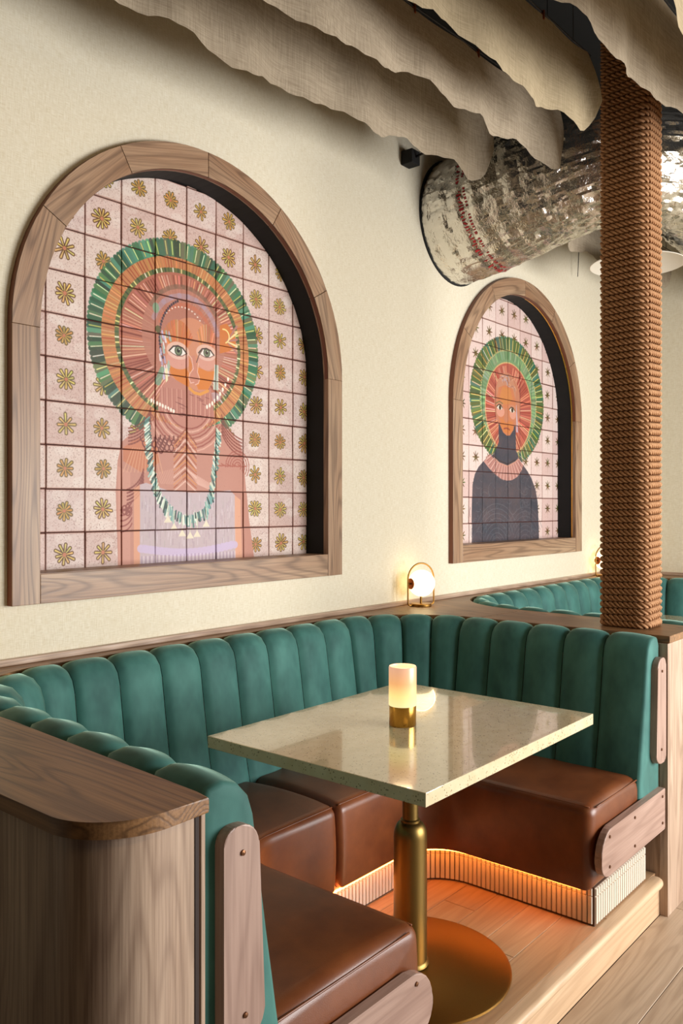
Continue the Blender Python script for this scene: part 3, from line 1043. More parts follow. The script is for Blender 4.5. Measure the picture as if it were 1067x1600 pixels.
mural(0, *ARCHES[0], 'large oak-framed arched tile mural of a figure with orange face and wide green halo', paint_first)
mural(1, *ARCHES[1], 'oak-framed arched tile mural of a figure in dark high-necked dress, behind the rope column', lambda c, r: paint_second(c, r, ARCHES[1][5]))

# ------------------------------------------------------------------ plan curves of a booth (U shape, open towards the room)
def ucurve(xl, xr, yb, ye, rl, rr, step=0.02):
    """from the open end of the left arm round to the open end of the right arm; returns points and inward normals"""
    pts = []
    n = max(2, int((yb - rl - ye) / step))
    for i in range(n):
        pts.append((xl, ye + (yb - rl - ye) * i / n))
    k = 16
    for i in range(k):
        a = PI - (PI / 2) * i / k
        pts.append((xl + rl + rl * math.cos(a), yb - rl + rl * math.sin(a)))
    n = max(2, int((xr - rr - xl - rl) / step))
    for i in range(n):
        pts.append((xl + rl + (xr - rr - xl - rl) * i / n, yb))
    for i in range(k):
        a = PI / 2 - (PI / 2) * i / k
        pts.append((xr - rr + rr * math.cos(a), yb - rr + rr * math.sin(a)))
    n = max(2, int((yb - rr - ye) / step))
    for i in range(n + 1):
        pts.append((xr, yb - rr + (ye - yb + rr) * i / n))
    return pts

def warp(p, xl):
    k = max(0.0, 1 - (p[0] - xl) / .6) if p[0] > xl else 1.0
    t = min(1.0, max(0.0, (p[1] + 1.36) / .8))
    return (p[0] + .042 * k * t, p[1])

class Path:
    def __init__(s, pts):
        s.p = [Vector((a, b)) for a, b in pts]
        s.c = [0.0]
        for a, b in zip(s.p[:-1], s.p[1:]):
            s.c.append(s.c[-1] + (b - a).length)
        s.L = s.c[-1]
    def at(s, d):
        d = min(max(d, 0), s.L)
        lo, hi = 0, len(s.c) - 1
        while hi - lo > 1:
            m = (lo + hi) // 2
            if s.c[m] <= d: lo = m
            else: hi = m
        t = (d - s.c[lo]) / max(1e-9, s.c[hi] - s.c[lo])
        return s.p[lo].lerp(s.p[hi], t)
    def frame(s, d):
        a, b = s.at(d - .012), s.at(d + .012)
        t = (b - a).normalized()
        return s.at(d), Vector((t.y, -t.x))      # point and normal pointing into the booth

END_Y = -1.36
BACK = [(0.004, 0.98), (0.004, 1.03), (0.010, 1.052), (0.026, 1.070), (0.050, 1.074), (0.076, 1.066), (0.096, 1.044), (0.107, 1.01), (0.116, 0.95), (0.128, 0.87), (0.142, 0.78), (0.158, 0.69), (0.174, 0.62), (0.186, 0.57), (0.192, 0.52), (0.190, 0.45)]

END_B = .72
def channel_geo(path, s0, s1, nt=13, gap=0.0012, open_end=0):
    v, f = [], []
    npf = len(BACK)
    for i in range(nt):
        t = -1 + 2 * i / (nt - 1)
        s = (s0 + s1) / 2 + (s1 - s0 - 2 * gap) / 2 * t
        p, nrm = path.frame(s)
        bulge = .024 * (max(0.0, 1 - abs(t) ** 2.6)) ** 0.62
        if open_end * t > 0:
            bulge = .024 * (1 - (1 - END_B) * abs(t) ** 2)
        for k, (d, z) in enumerate(BACK):
            a = BACK[max(k - 1, 0)]; b = BACK[min(k + 1, npf - 1)]
            tx, tz = b[0] - a[0], b[1] - a[1]
            L = math.hypot(tx, tz) or 1
            nx, nz = -tz / L, tx / L              # outward of the profile
            g = bulge * (0.0 if k < 2 else 0.5 if k < 3 else 1.0) * (1.0 if z > .7 else max(0.35, (z - .45) / .25))
            dd, zz = d + nx * g, z + nz * g
            q = p + nrm * (dd + 0.001)
            v.append((q.x, q.y, zz - 0.012))
    for i in range(nt - 1):
        for k in range(npf - 1):
            f.append((i * npf + k, i * npf + k + 1, (i + 1) * npf + k + 1, (i + 1) * npf + k))
    return v, f

def end_cap_geo(path, s_end, sign):
    """puffed end face of the backrest at an open end; sign: direction along the path that faces outwards"""
    p, nrm = path.frame(min(max(s_end, .012), path.L - .012))
    a, b = path.at(s_end - .012), path.at(s_end + .012)
    along = (b - a).normalized() * sign
    base = path.at(s_end)
    prof = []
    npf = len(BACK)
    for k, (d, z) in enumerate(BACK):
        a_ = BACK[max(k - 1, 0)]; b_ = BACK[min(k + 1, npf - 1)]
        tx, tz = b_[0] - a_[0], b_[1] - a_[1]
        L = math.hypot(tx, tz) or 1
        g = .024 * END_B * (0.0 if k < 2 else 0.5 if k < 3 else 1.0) * (1.0 if z > .7 else max(0.35, (z - .45) / .25))
        prof.append((d - tz / L * g + 0.001, z + tx / L * g - 0.012))
    prof += [(0.004, 0.438), (0.004, 0.7), (0.004, 0.9)]
    cxp = 0.07; n = len(prof)
    v, f = [], []
    for r_, out in ((1.0, -0.0012), (0.985, 0.005), (0.95, 0.010), (0.88, 0.013), (0.6, 0.014)):
        for d, z in prof:
            cz = min(max(z, .52), 1.0)
            dd = cxp + (d - cxp) * r_ if r_ < 1 else d
            zz = cz + (z - cz) * r_ if r_ < 1 else z
            q = base + nrm * dd + along * out
            v.append((q.x, q.y, zz))
    for r_ in range(4):
        for k in range(n):
            f.append((r_ * n + k, r_ * n + (k + 1) % n, (r_ + 1) * n + (k + 1) % n, (r_ + 1) * n + k))
    f.append(tuple(4 * n + k for k in range(n)))
    return v, f

def seat_geo(B, Fp, u0, u1, r=0.035):
    """cushion swept between the back curve B and the front curve Fp (both parametrised 0..1); rounded all round, slight crown"""
    zb, zt = 0.2885, SEAT_Z
    n = 64
    us = []
    Lm = (B.L + Fp.L) / 2
    e = [(r * (1 - math.cos(a)), r * (1 - math.sin(a))) for a in [PI / 2 * i / 5 for i in range(6)]]
    for ds, ins in [(x[0], x[1]) for x in e]:
        us.append((u0 + ds / Lm, ins))
    for i in range(1, n):
        us.append((u0 + (r / Lm) + (u1 - u0 - 2 * r / Lm) * i / n, 0.0))
    for ds, ins in [(x[0], x[1]) for x in e[::-1]]:
        us.append((u1 - ds / Lm, ins))
    # cross-section: (distance from the back 0..1 side flag, z) with rounded corners
    def section(w, ins):
        rr = max(0.004, r - ins * 0.6)
        x0, x1, z0, z1 = ins + .02, w - ins, zb + ins, zt - ins
        pts = []
        for (cx, cz, a0) in ((x1 - rr * 1.15, z0 + rr, -PI / 2), (x1 - rr * 1.15, z1 - rr, 0), (x0 + rr, z1 - rr, PI / 2), (x0 + rr, z0 + rr, PI)):
            r_ = rr
            if a0 == -PI / 2:
                r_ = min(rr, .008)
                cx, cz = x1 - r_ * 1.15, z0 + r_
            for i in range(6):
                a = a0 + PI / 2 * i / 5
                pts.append((cx + r_ * math.cos(a) * (1.15 if cx > w / 2 else 1), cz + r_ * math.sin(a)))
            if a0 == 0:
                for i in range(1, 8):
                    t = i / 8
                    xx = (x1 - rr) * (1 - t) + (x0 + rr) * t
                    pts.append((xx, z1 + .012 * math.sin(PI * t) ** .8))
            if a0 == -PI / 2:
                for i in range(1, 5):
                    t = i / 5
                    pts.append((x1 + .006 * math.sin(PI * t), (z0 + .008) * (1 - t) + (z1 - rr) * t))
        return pts
    v, f, rings = [], [], []
    m = None
    for u, ins in us:
        pb, pf = B.at(u * B.L), Fp.at(u * Fp.L)
        w = (pf - pb).length
        dr = (pf - pb).normalized()
        sec = section(w, ins)
        m = len(sec)
        rings.append((pb, dr, sec))
        for x, z in sec:
            q = pb + dr * x
            v.append((q.x, q.y, z))
    k = len(us)
    for i in range(k - 1):
        for j in range(m):
            f.append((i * m + j, i * m + (j + 1) % m, (i + 1) * m + (j + 1) % m, (i + 1) * m + j))
    for (pb, dr, sec), first in ((rings[0], True), (rings[-1], False)):
        # end face: two inner rings, slightly puffed, then a closing face
        out = Vector((dr.y, -dr.x))
        if out.y > 0 and abs(out.y) > .7 or (abs(out.y) <= .7):
            out = -out
        if abs(dr.x) < .7:
            out = Vector((1, 0)) if first is False else Vector((-1, 0))
            if first and u0 > .1: out = Vector((-1, 0))
            if not first and u1 < .9: out = Vector((1, 0))
        mx = sum(p[0] for p in sec) / m; mz = sum(p[1] for p in sec) / m
        prevb = 0 if first else (k - 1) * m
        for sc_, po in ((.80, .004), (.45, .007)):
            b0 = len(v)
            for x, z in sec:
                q = pb + dr * (mx + (x - mx) * sc_) + out * po
                v.append((q.x, q.y, mz + (z - mz) * sc_))
            for j in range(m):
                f.append((prevb + j, prevb + (j + 1) % m, b0 + (j + 1) % m, b0 + j))
            prevb = b0
        f.append(tuple(prevb + j for j in range(m)))
    return v, f, us

def seat_seam(B, Fp, u0, u1, z, inset):
    pts = []
    for i in range(70):
        u = u0 + (u1 - u0) * i / 69
        pb, pf = B.at(u * B.L), Fp.at(u * Fp.L)
        q = pf + (pb - pf).normalized() * inset
        pts.append((q.x, q.y, z))
    return pts

def bracket(name, outline, y0, y1, grain, parent, holes):
    o = prism(name, outline, y0, y1, 'walnut' if grain == 0 else 'walnut_z', parent, 'XZ', 0.003)
    for x, z in holes:
        s = lathe('screw', [(0.0, 0.0), (0.0055, 0.0), (0.005, 0.003), (0.0, 0.0042)], 'screw', None, seg=12)
        fixup(s, o, Matrix.Translation((x, y0, z)) @ Matrix.Rotation(PI / 2, 4, 'X'))
    return o

def rounded(pts_r, n=6):
    """polygon with a radius per corner"""
    out = []
    m = len(pts_r)
    for i in range(m):
        x, y, r = pts_r[i]
        a = Vector(pts_r[i - 1][:2]) - Vector((x, y)); b = Vector(pts_r[(i + 1) % m][:2]) - Vector((x, y))
        if r <= 0:
            out.append((x, y)); continue
        a.normalize(); b.normalize()
        ang = a.angle(b)
        d = r / math.tan(ang / 2)
        c = Vector((x, y)) + (a + b).normalized() * (r / math.sin(ang / 2))
        p0, p1 = Vector((x, y)) + a * d, Vector((x, y)) + b * d
        a0 = math.atan2(p0.y - c.y, p0.x - c.x); a1 = math.atan2(p1.y - c.y, p1.x - c.x)
        da = (a1 - a0 + PI) % (2 * PI) - PI
        for k in range(n + 1):
            t = a0 + da * k / n
            out.append((c.x + r * math.cos(t), c.y + r * math.sin(t)))
    return out

def booth(off, label, full):
    T = thing('booth_bench', label, 'bench', (2.07 + off, -0.7, PLAT_Z))
    xl, xr = 0.944 + off, 3.200 + off
    path = Path([warp(p, xl) for p in ucurve(xl, xr, -0.080, END_Y + .012, .47, .48)])
    nch = int(round(path.L / 0.1705))
    for i in range(nch):
        v, f = channel_geo(path, path.L * i / nch, path.L * (i + 1) / nch, open_end=-1 if i == 0 else 1 if i == nch - 1 else 0)
        mesh('backrest_channel', v, f, 'velvet', T, True)
    for s_end, sg in ((0.0, -1), (path.L, 1)):
        v, f = end_cap_geo(path, s_end, sg)
        mesh('backrest_end', v, f, 'velvet', T, True)
    B = Path(ucurve(xl + .12, xr - .12, -0.195, END_Y + .012, .36, .36, .015))
    Fp = Path(ucurve(1.637 + off, 2.612 + off, -0.685, END_Y + .012, .16, .16, .015))
    # param of the seam between the two cushions (x = 2.12)
    def u_at(P_, x):
        for i in range(2001):
            u = i / 2000
            q = P_.at(u * P_.L)
            if q.x > x and q.y > -0.72:
                return u
        return .5
    # reparametrise both curves so that equal u means matching places
    def remap(P_, xs):
        keys = []
        L = P_.L
        us_ = [0.0]
        best = [1e9] * len(xs); val = [0] * len(xs)
        for i in range(4001):
            q = P_.at(L * i / 4000)
            for j, (kx, ky) in enumerate(xs):
                d = (q - Vector((kx, ky))).length
                if d < best[j]:
                    best[j] = d; val[j] = L * i / 4000
        return [0.0] + val + [L]
    class Re:
        def __init__(s, P_, marks):
            s.P_, s.k = P_, remap(P_, marks)
            s.L = 1.0
        def at(s, u):
            u = min(max(u, 0), 1)
            x = u * (len(s.k) - 1)
            i = min(int(x), len(s.k) - 2)
            return s.P_.at(s.k[i] + (s.k[i + 1] - s.k[i]) * (x - i))
    mb = [(xl + .12, -.555), (xl + .48, -.195), (2.095 + off, -.195), (xr - .48, -.195), (xr - .12, -.555)]
    mf = [(1.637 + off, -.845), (1.797 + off, -.685), (2.095 + off, -.685), (2.452 + off, -.685), (2.612 + off, -.845)]
    RB, RF = Re(B, mb), Re(Fp, mf)
    RBL, RFL = RB, RF
    class Unit:
        def __init__(s, r, L): s.r, s.L = r, L
        def at(s, d): return s.r.at(d / s.L)
    UB, UF = Unit(RB, B.L), Unit(RF, Fp.L)
    for (u0, u1) in ((0.0, .4985), (.5015, 1.0)):
        v, f, us = seat_geo(UB, UF, u0, u1)
        o = mesh('seat_cushion', v, f, 'leather', T, True)
        renormal(o)
        if full:
            sp = seat_seam(UB, UF, u0 + .006, u1 - .006, SEAT_Z - .008, .018)
            tube('piping', sp, .0028, 'leather', o, 6)
            # seam across the open end
            ue = u0 if u0 == 0 else u1
            a, b = UB.at(ue * UB.L), UF.at(ue * UF.L)
            d = (b - a).normalized()
            ye = -.012 if False else 0
            pe = [(a.x + d.x * ((b - a).length * t), END_Y + .0155, SEAT_Z - .0095) for t in [i / 12 for i in range(1, 12)]]
            tube('piping', pe, .0028, 'leather', o, 6)
    # plinth
    pp = Path(ucurve(1.592 + off, 2.662 + off, -0.648, -1.334, .20, .20, .015))
    pts = [pp.at(pp.L * i / 120) for i in range(121)]
    outline = [(p.x, p.y) for p in pts]
    outer = [(3.12 + off, -1.334), (3.12 + off, -.12), (1.03 + off, -.12), (1.03 + off, -1.334)]
    v, f = [], []
    back = []
    for p in pts:
        v += [(p.x, p.y, PLAT_Z), (p.x, p.y, .2875)]
    n = len(pts)
    # back line: nearest matching points pushed outwards
    for i, p in enumerate(pts):
        t = i / (n - 1)
        if t < .22: q = (1.03 + off, p.y)
        elif t > .78: q = (3.12 + off, p.y)
        else: q = (1.03 + off + (2.09) * (t - .22) / .56, -.12)
        v += [(q[0], q[1], PLAT_Z), (q[0], q[1], .2875)]
    for i in range(n - 1):
        a, b = 2 * i, 2 * i + 2
        f += [(a, b, b + 1, a + 1), (2 * n + a + 1, 2 * n + b + 1, 2 * n + b, 2 * n + a), (a + 1, b + 1, 2 * n + b + 1, 2 * n + a + 1)]
    f += [(0, 1, 2 * n + 1, 2 * n), (2 * n - 2, 4 * n - 2, 4 * n - 1, 2 * n - 1)]
    pl = mesh('plinth', v, f, 'kit_grout', T)
    if not full:
        return T
    # finger tiles in two courses, each tile its own piece
    def tile_mesh(w, h):
        bm = bmesh.new()
        bmesh.ops.create_cube(bm, size=1)
        for q in bm.verts:
            q.co = Vector((q.co.x * w, q.co.y * .006, q.co.z * h))
            if q.co.y < 0:
                q.co.x *= .78; q.co.z *= 1 - .004 / h
        me = bpy.data.meshes.new('tile'); bm.to_mesh(me); bm.free()
        me.materials.append(M['kit_tile'])
        return me
    ms = tile_mesh(.0163, .026), tile_mesh(.0163, .094)
    def place(x, y, ang):
        for me, z in ((ms[0], .2715), (ms[1], PLAT_Z + .0535)):
            o = bpy.data.objects.new('tile', me); COL.objects.link(o)
            fixup(o, pl, Matrix.Translation((x, y, z)) @ Matrix.Rotation(ang, 4, 'Z'))
    s = .62
    while s < pp.L - .008:
        p, nrm = pp.frame(s)
        q = p + nrm * .003
        place(q.x, q.y, math.atan2(nrm.x, -nrm.y))
        s += .0188
    x = 2.672
    while x < 3.115:
        place(x, -1.337, 0.0)
        x += .0188
    # amber light strip tucked under the front of the cushions
    lp = Path([(p[0], p[1]) for p in ucurve(1.626 + off, 2.630 + off, -0.676, -1.30, .18, .18, .02)])
    v, f = [], []
    N = 80
    for i in range(N + 1):
        p, nrm = lp.frame(lp.L * i / N)
        for dd, z in ((-.005, .2875), (.005, .2875), (.005, .2850), (-.005, .2850)):
            q = p + nrm * dd
            v.append((q.x, q.y, z))
    for i in range(N):
        for k in range(4):
            f.append((4 * i + k, 4 * i + (k + 1) % 4, 4 * i + 4 + (k + 1) % 4, 4 * i + 4 + k))
    mesh('led_strip', v, f, 'led', T)
    # bolted wooden end plates
    for sg in (-1, 1):
        def X(x): return x if sg > 0 else 4.222 - x - (.05 if x > 3.05 else .05 * (x - 2.598) / .587)
        yo, yi = -1.388, -1.362
        hb = rounded([(X(2.598), .345, .055), (X(3.185), .345, .004), (X(3.185), .50, .004), (X(2.598), .50, .085)])
        ho = [(X(2.66), .475), (X(2.66), .375), (X(2.88), .475), (X(2.88), .375), (X(3.155), .475), (X(3.155), .375)]
        bracket('end_plate', hb, yo, yi, 0, T, ho)
        vb = rounded([(X(3.094), .602, .045), (X(3.196), .602, .02), (X(3.196), 1.0, .03), (X(3.112), 1.0, .045)])
        bracket('end_plate', vb, yo, yi, 2, T, [(X(3.152), .95), (X(3.146), .655)])
    return T

booth(0.0, 'curved booth bench nearest the camera, green channelled back and brown leather seats', True)
booth(PITCH, 'curved green channelled booth bench of the next bay, behind the rope column', False)

# ------------------------------------------------------------------ partitions and ledge
def partition_left():
    T = thing('booth_partition', 'rounded oak partition at the near left end of the front booth', 'partition', (.83, -.7, 0))
    x0, x1, y0, y1, r = .727, .928, -1.378, -.002, .125
    out = [(x1, y0)]
    for i in range(33):
        a = -PI / 2 - PI / 2 * i / 32
        out.append((x0 + r + r * math.cos(a), y0 + r + r * math.sin(a)))
    out += [(x0, y1), (x1, y1)]
    prism('curved_panel', out[::-1], 0, LEDGE_Z - .0286, 'oak_z', T)
    box('end_stile', (.9305, -1.3805, 0), (.9405, -1.3, LEDGE_Z - .0286), 'oak_z', T, .002)
    box('end_bead', (.918, -1.3795, 0), (.9275, -1.37, LEDGE_Z - .0286), 'gap', T, .001)
    return T
partition_left()

def partition_right():
    T = thing('booth_partition', 'oak partition between the two booths, carrying the rope column', 'partition', (3.37, -.7, 0))
    box('core_panel', (3.206, -1.36, 0), (3.53, -.002, LEDGE_Z - .0286), 'oak_z', T)
    xs = [3.204, 3.222, 3.375, 3.532]
    for a, b in zip(xs[:-1], xs[1:]):
        box('end_board', (a, -1.392, 0), (b - .0012, -1.36, LEDGE_Z - .0286), 'oak_z', T, .0015)
    # filler behind the corner of the next booth
    box('corner_filler', (3.532, -.07, 0), (3.9, -.002, LEDGE_Z - .0286), 'oak_z', T)
    return T
partition_right()

def ledge():
    T = thing('booth_ledge', 'continuous oak ledge running along the wall and over both partitions', 'ledge', (2.07, -.1, LEDGE_Z - .028))
    z0, z1 = LEDGE_Z - .028, LEDGE_Z
    ye = -1.396
    # left arm with a rounded outer corner
    r = .135
    pts = [(.935, ye)] + [warp((.939, -1.36 + .785 * i / 8), .939) for i in range(9)] + [(.714, -.575)]
    for i in range(29):
        a = PI + PI / 2 * i / 28
        pts.append((.714 + r + r * math.cos(a), ye + r + r * math.sin(a)))
    prism('ledge_board', pts, z0, z1, 'ledge_oak_y', T, 'XY', .004)
    def corner(cx, cy, R, a0, a1, outer):
        p = [(cx + R * math.cos(a0 + (a1 - a0) * i / 20), cy + R * math.sin(a0 + (a1 - a0) * i / 20)) for i in range(21)]
        return p + outer
    R = .47
    cw = [warp(p, .939) for p in [(.939, -.5745)] + corner(.939 + R, -.075 - R, R, PI, PI / 2, [])]
    prism('ledge_corner', cw + [(.939 + R, -.001), (.714, -.001), (.714, -.5745)], z0, z1, 'ledge_oak', T, 'XY', .0015)
    prism('ledge_board', [(1.412, -.075), (2.728, -.075), (2.728, -.001), (1.412, -.001)], z0, z1, 'ledge_oak', T, 'XY', .0015)
    # spandrel between the two booths
    R2 = .478
    a = [(2.73 + R2 * math.cos(PI / 2 - PI / 2 * i / 20), -.553 + R2 * math.sin(PI / 2 - PI / 2 * i / 20)) for i in range(21)]
    b = [warp(p, .939 + PITCH) for p in [(.939 + PITCH, -.577)] + [(.939 + PITCH + R + R * math.cos(PI - PI / 2 * i / 20), -.075 - R + R * math.sin(PI - PI / 2 * i / 20)) for i in range(21)]]
    prism('ledge_corner', a + b + [(.939 + PITCH + R, -.001), (2.73, -.001)], z0, z1, 'ledge_oak_y', T, 'XY', .0015)
    prism('ledge_board', [(3.208, -.556), (3.212, ye), (3.538, ye)] + [warp((.939 + PITCH, -1.36 + .783 * i / 8), .939 + PITCH) for i in range(9)], z0, z1, 'ledge_oak_y', T, 'XY', .0035)
    prism('ledge_board', [(4.012, -.075), (5.328, -.075), (5.328, -.001), (4.012, -.001)], z0, z1, 'ledge_oak', T, 'XY', .0015)
    a = [(2.73 + PITCH + R2 * math.cos(PI / 2 - PI / 2 * i / 20), -.553 + R2 * math.sin(PI / 2 - PI / 2 * i / 20)) for i in range(21)]
    prism('ledge_corner', a + [(3.208 + PITCH, ye), (6.06, ye), (6.06, -.019), (5.33, -.019)], z0, z1, 'ledge_oak_y', T, 'XY', .0015)
    return T
ledge()

# ------------------------------------------------------------------ platform
def platform():
    T = thing('booth_platform', 'raised oak platform with rounded nosing under the front booth', 'platform', (2.07, -1.0, 0))
    box('platform_base', (.957, -1.34, 0), (3.203, -.08, PLAT_Z - .013), 'gap', T)
    rng = random.Random(11)
    y = -1.345
    k = 0
    while y < -.62:
        w = .127
        cuts = [.958] + [[1.75, 2.74], [1.3, 2.32], [2.0, 2.95], [1.5, 2.50], [2.2, 3.0], [1.7, 2.6]][k % 6] + [3.202]
        for a, b in zip(cuts[:-1], cuts[1:]):
            box('platform_board', (a + .0007, y + .0007, PLAT_Z - .013), (b - .0007, y + w - .0007, PLAT_Z + rng.uniform(-.0005, 0)), 'pale_oak', T, .0012, 1)
        y += w; k += 1
    box('riser', (.957, -1.36, 0), (3.203, -1.341, PLAT_Z - .032), 'nosing_oak', T, .001)
    prof = [(-1.345, PLAT_Z), (-1.345, PLAT_Z - .032), (-1.375, PLAT_Z - .032)]
    for i in range(9):
        a = -PI / 2 - PI * i / 8
        prof.append((-1.376 + .016 * math.cos(a), PLAT_Z - .016 + .016 * math.sin(a)))
    n = len(prof)
    v = []
    xs = [.957, 3.14, 3.16, 3.172, 3.178]
    for x, sh in zip(xs, (0, 0, .002, .007, .014)):
        for yv, z in prof:
            v.append((x, min(yv + sh, -1.345), PLAT_Z - .016 + (z - PLAT_Z + .016) * (1 - sh * 6)))
    f = []
    for i in range(len(xs) - 1):
        for j in range(n):
            f.append((i * n + j, i * n + (j + 1) % n, (i + 1) * n + (j + 1) % n, (i + 1) * n + j))
    f += [tuple(range(n))[::-1], tuple((len(xs) - 1) * n + j for j in range(n))]
    o = mesh('nosing', v, f, 'nosing_oak', T, True)
    o.data.set_sharp_from_angle(angle=math.radians(40))
    return T
platform()

# ------------------------------------------------------------------ tables
def table(cx, cy, label, rot):
    T = thing('dining_table', label, 'table', (cx, cy, PLAT_Z), 'pedestal dining tables')
    w, d = .955, .768
    o = box('tabletop', (-w / 2, -d / 2, .904 - .0345 - PLAT_Z), (w / 2, d / 2, .904 - PLAT_Z), 'stone', None, .0015, 2)
    o.parent = T
    prof = [(.0, .0), (.305, .0), (.308, .003), (.307, .009), (.300, .0125), (.07, .016), (.0575, .018), (.0555, .026), (.0515, .030), (.0515, .40), (.0515, .405)]
    for i in range(1, 13):
        a = PI / 2 * i / 12
        prof.append((.026 + .0255 * math.cos(a), .405 + .045 * math.sin(a)))
    prof2 = [(.0, .447), (.0295, .447), (.0295, .456), (.0245, .459), (.0245, .690), (.0, .690)]
    b = lathe('base_disc', prof[:6] + [(0, .016)], 'brass', None, seg=96); b.parent = T
    p = lathe('pole', [(0, .0155)] + prof[6:] + [(0, .45)], 'pole_brass', None); p.parent = T
    q = lathe('neck', prof2, 'pole_brass', None); q.parent = T
    m = box('mounting_plate', (-.2, -.2, .6895), (.2, .2, .7125), 'black', None, .002); m.parent = T
    T.rotation_euler = (0, 0, rot)
    return T
t1 = table(2.068, -1.0, 'cream speckled stone table on a brass pedestal in the front booth', .009)
del t1['group']
t2 = table(2.068 + PITCH, -1.0, 'cream stone table of the next booth, glimpsed past the rope column', .0)
del t2['group']

def candle(x, y, z):
    T = thing('candle_lamp', 'lit frosted glass candle lamp with brass cup on the stone table', 'lamp', (x, y, z))
    b = lathe('brass_cup', [(0, .0), (.0405, .0), (.0415, .0015), (.0415, .061), (.0395, .061), (.0395, .056), (0, .056)], 'bright_brass', None); b.parent = T
    g = lathe('glass_shade', [(0, .0565), (.0390, .0565), (.0425, .0625), (.0425, .177), (.041, .1805), (.038, .1805), (.037, .176), (.037, .16), (.0, .155)], 'candle', None); g.parent = T
    l = bpy.data.lights.new('candle_light', 'POINT')
    l.energy, l.color, l.shadow_soft_size = 0.5, (1.0, .72, .4), .03
    lo = bpy.data.objects.new('candle_light', l); COL.objects.link(lo); lo.parent = T; lo.location = (0, 0, .215)
    return T
candle(2.049, -.985, .904)

def globe_lamp(x, y, label, ang):
    T = thing('globe_table_lamp', label, 'lamp', (x, y, LEDGE_Z))
    ca, sa = math.cos(ang), math.sin(ang)
    b = lathe('base', [(0, 0), (.050, 0), (.052, .002), (.052, .012), (.050, .014), (0, .014)], 'brass', None); b.parent = T
    pts = []
    W, H = .080, .215
    pts.append((-.045, .006)); 
    for i in range(7):
        a = -PI / 2 - PI / 2 * i / 6
        pts.append((-W + .014 + .014 * math.cos(a), .006 + .014 + .014 * math.sin(a)))
    for i in range(19):
        a = PI - PI * i / 18
        pts.append((W * math.cos(a), .134 + W * math.sin(a)))
    for i in range(7):
        a = 0 - PI / 2 * i / 6
        pts.append((W - .014 + .014 * math.cos(a), .006 + .014 + .014 * math.sin(a)))
    pts.append((.045, .006))
    v, f = tube_geo([(p[0], 0, p[1]) for p in pts], .0042, 10)
    h = mesh('handle_hoop', v, f, 'brass', None, True); h.parent = T
    prof = [(.0, -.0665)] + [(.0665 * math.cos(t), .0665 * math.sin(t)) for t in [-PI / 2 + PI * i / 24 for i in range(1, 24)]] + [(0, .0665)]
    g = lathe('opal_globe', prof, 'globe', None, seg=40, sharp=False); g.parent = T; g.location = (.004, 0, .114)
    k = lathe('copper_disc', [(0, 0), (.026, 0), (.028, .003), (.026, .006), (0, .008)], 'copper', None, seg=32)
    k.parent = T; k.matrix_basis = Matrix.Translation((-.0665, 0, .114)) @ Matrix.Rotation(PI / 2, 4, 'Y')
    n = lathe('pivot_knob', [(0, 0), (.005, 0), (.005, .012), (0, .014)], 'brass', None, seg=16)
    n.parent = T; n.matrix_basis = Matrix.Translation((-.0665, 0, .114)) @ Matrix.Rotation(-PI / 2, 4, 'Y')
    st = lathe('globe_stud', [(0, .013), (.006, .013), (.006, .05), (0, .05)], 'brass', None, seg=16); st.parent = T
    T.rotation_euler = (0, 0, ang)
    l = bpy.data.lights.new('globe_light', 'POINT')
    l.energy, l.color, l.shadow_soft_size = 3.6, (1.0, .70, .34), .068
    lo = bpy.data.objects.new('globe_light', l); COL.objects.link(lo); lo.parent = T; lo.location = (.004, 0, .114)
    g.visible_shadow = True
    return T
globe_lamp(3.40, -.10, 'lit white globe lamp with brass hoop on the ledge between the murals', math.radians(-18))
globe_lamp(5.67, -.085, 'lit globe lamp on the far ledge, mostly hidden by the rope column', math.radians(-18))
globe_lamp(.97, -.095, 'lit globe lamp on the ledge at the left rear corner of the front booth', math.radians(-18))

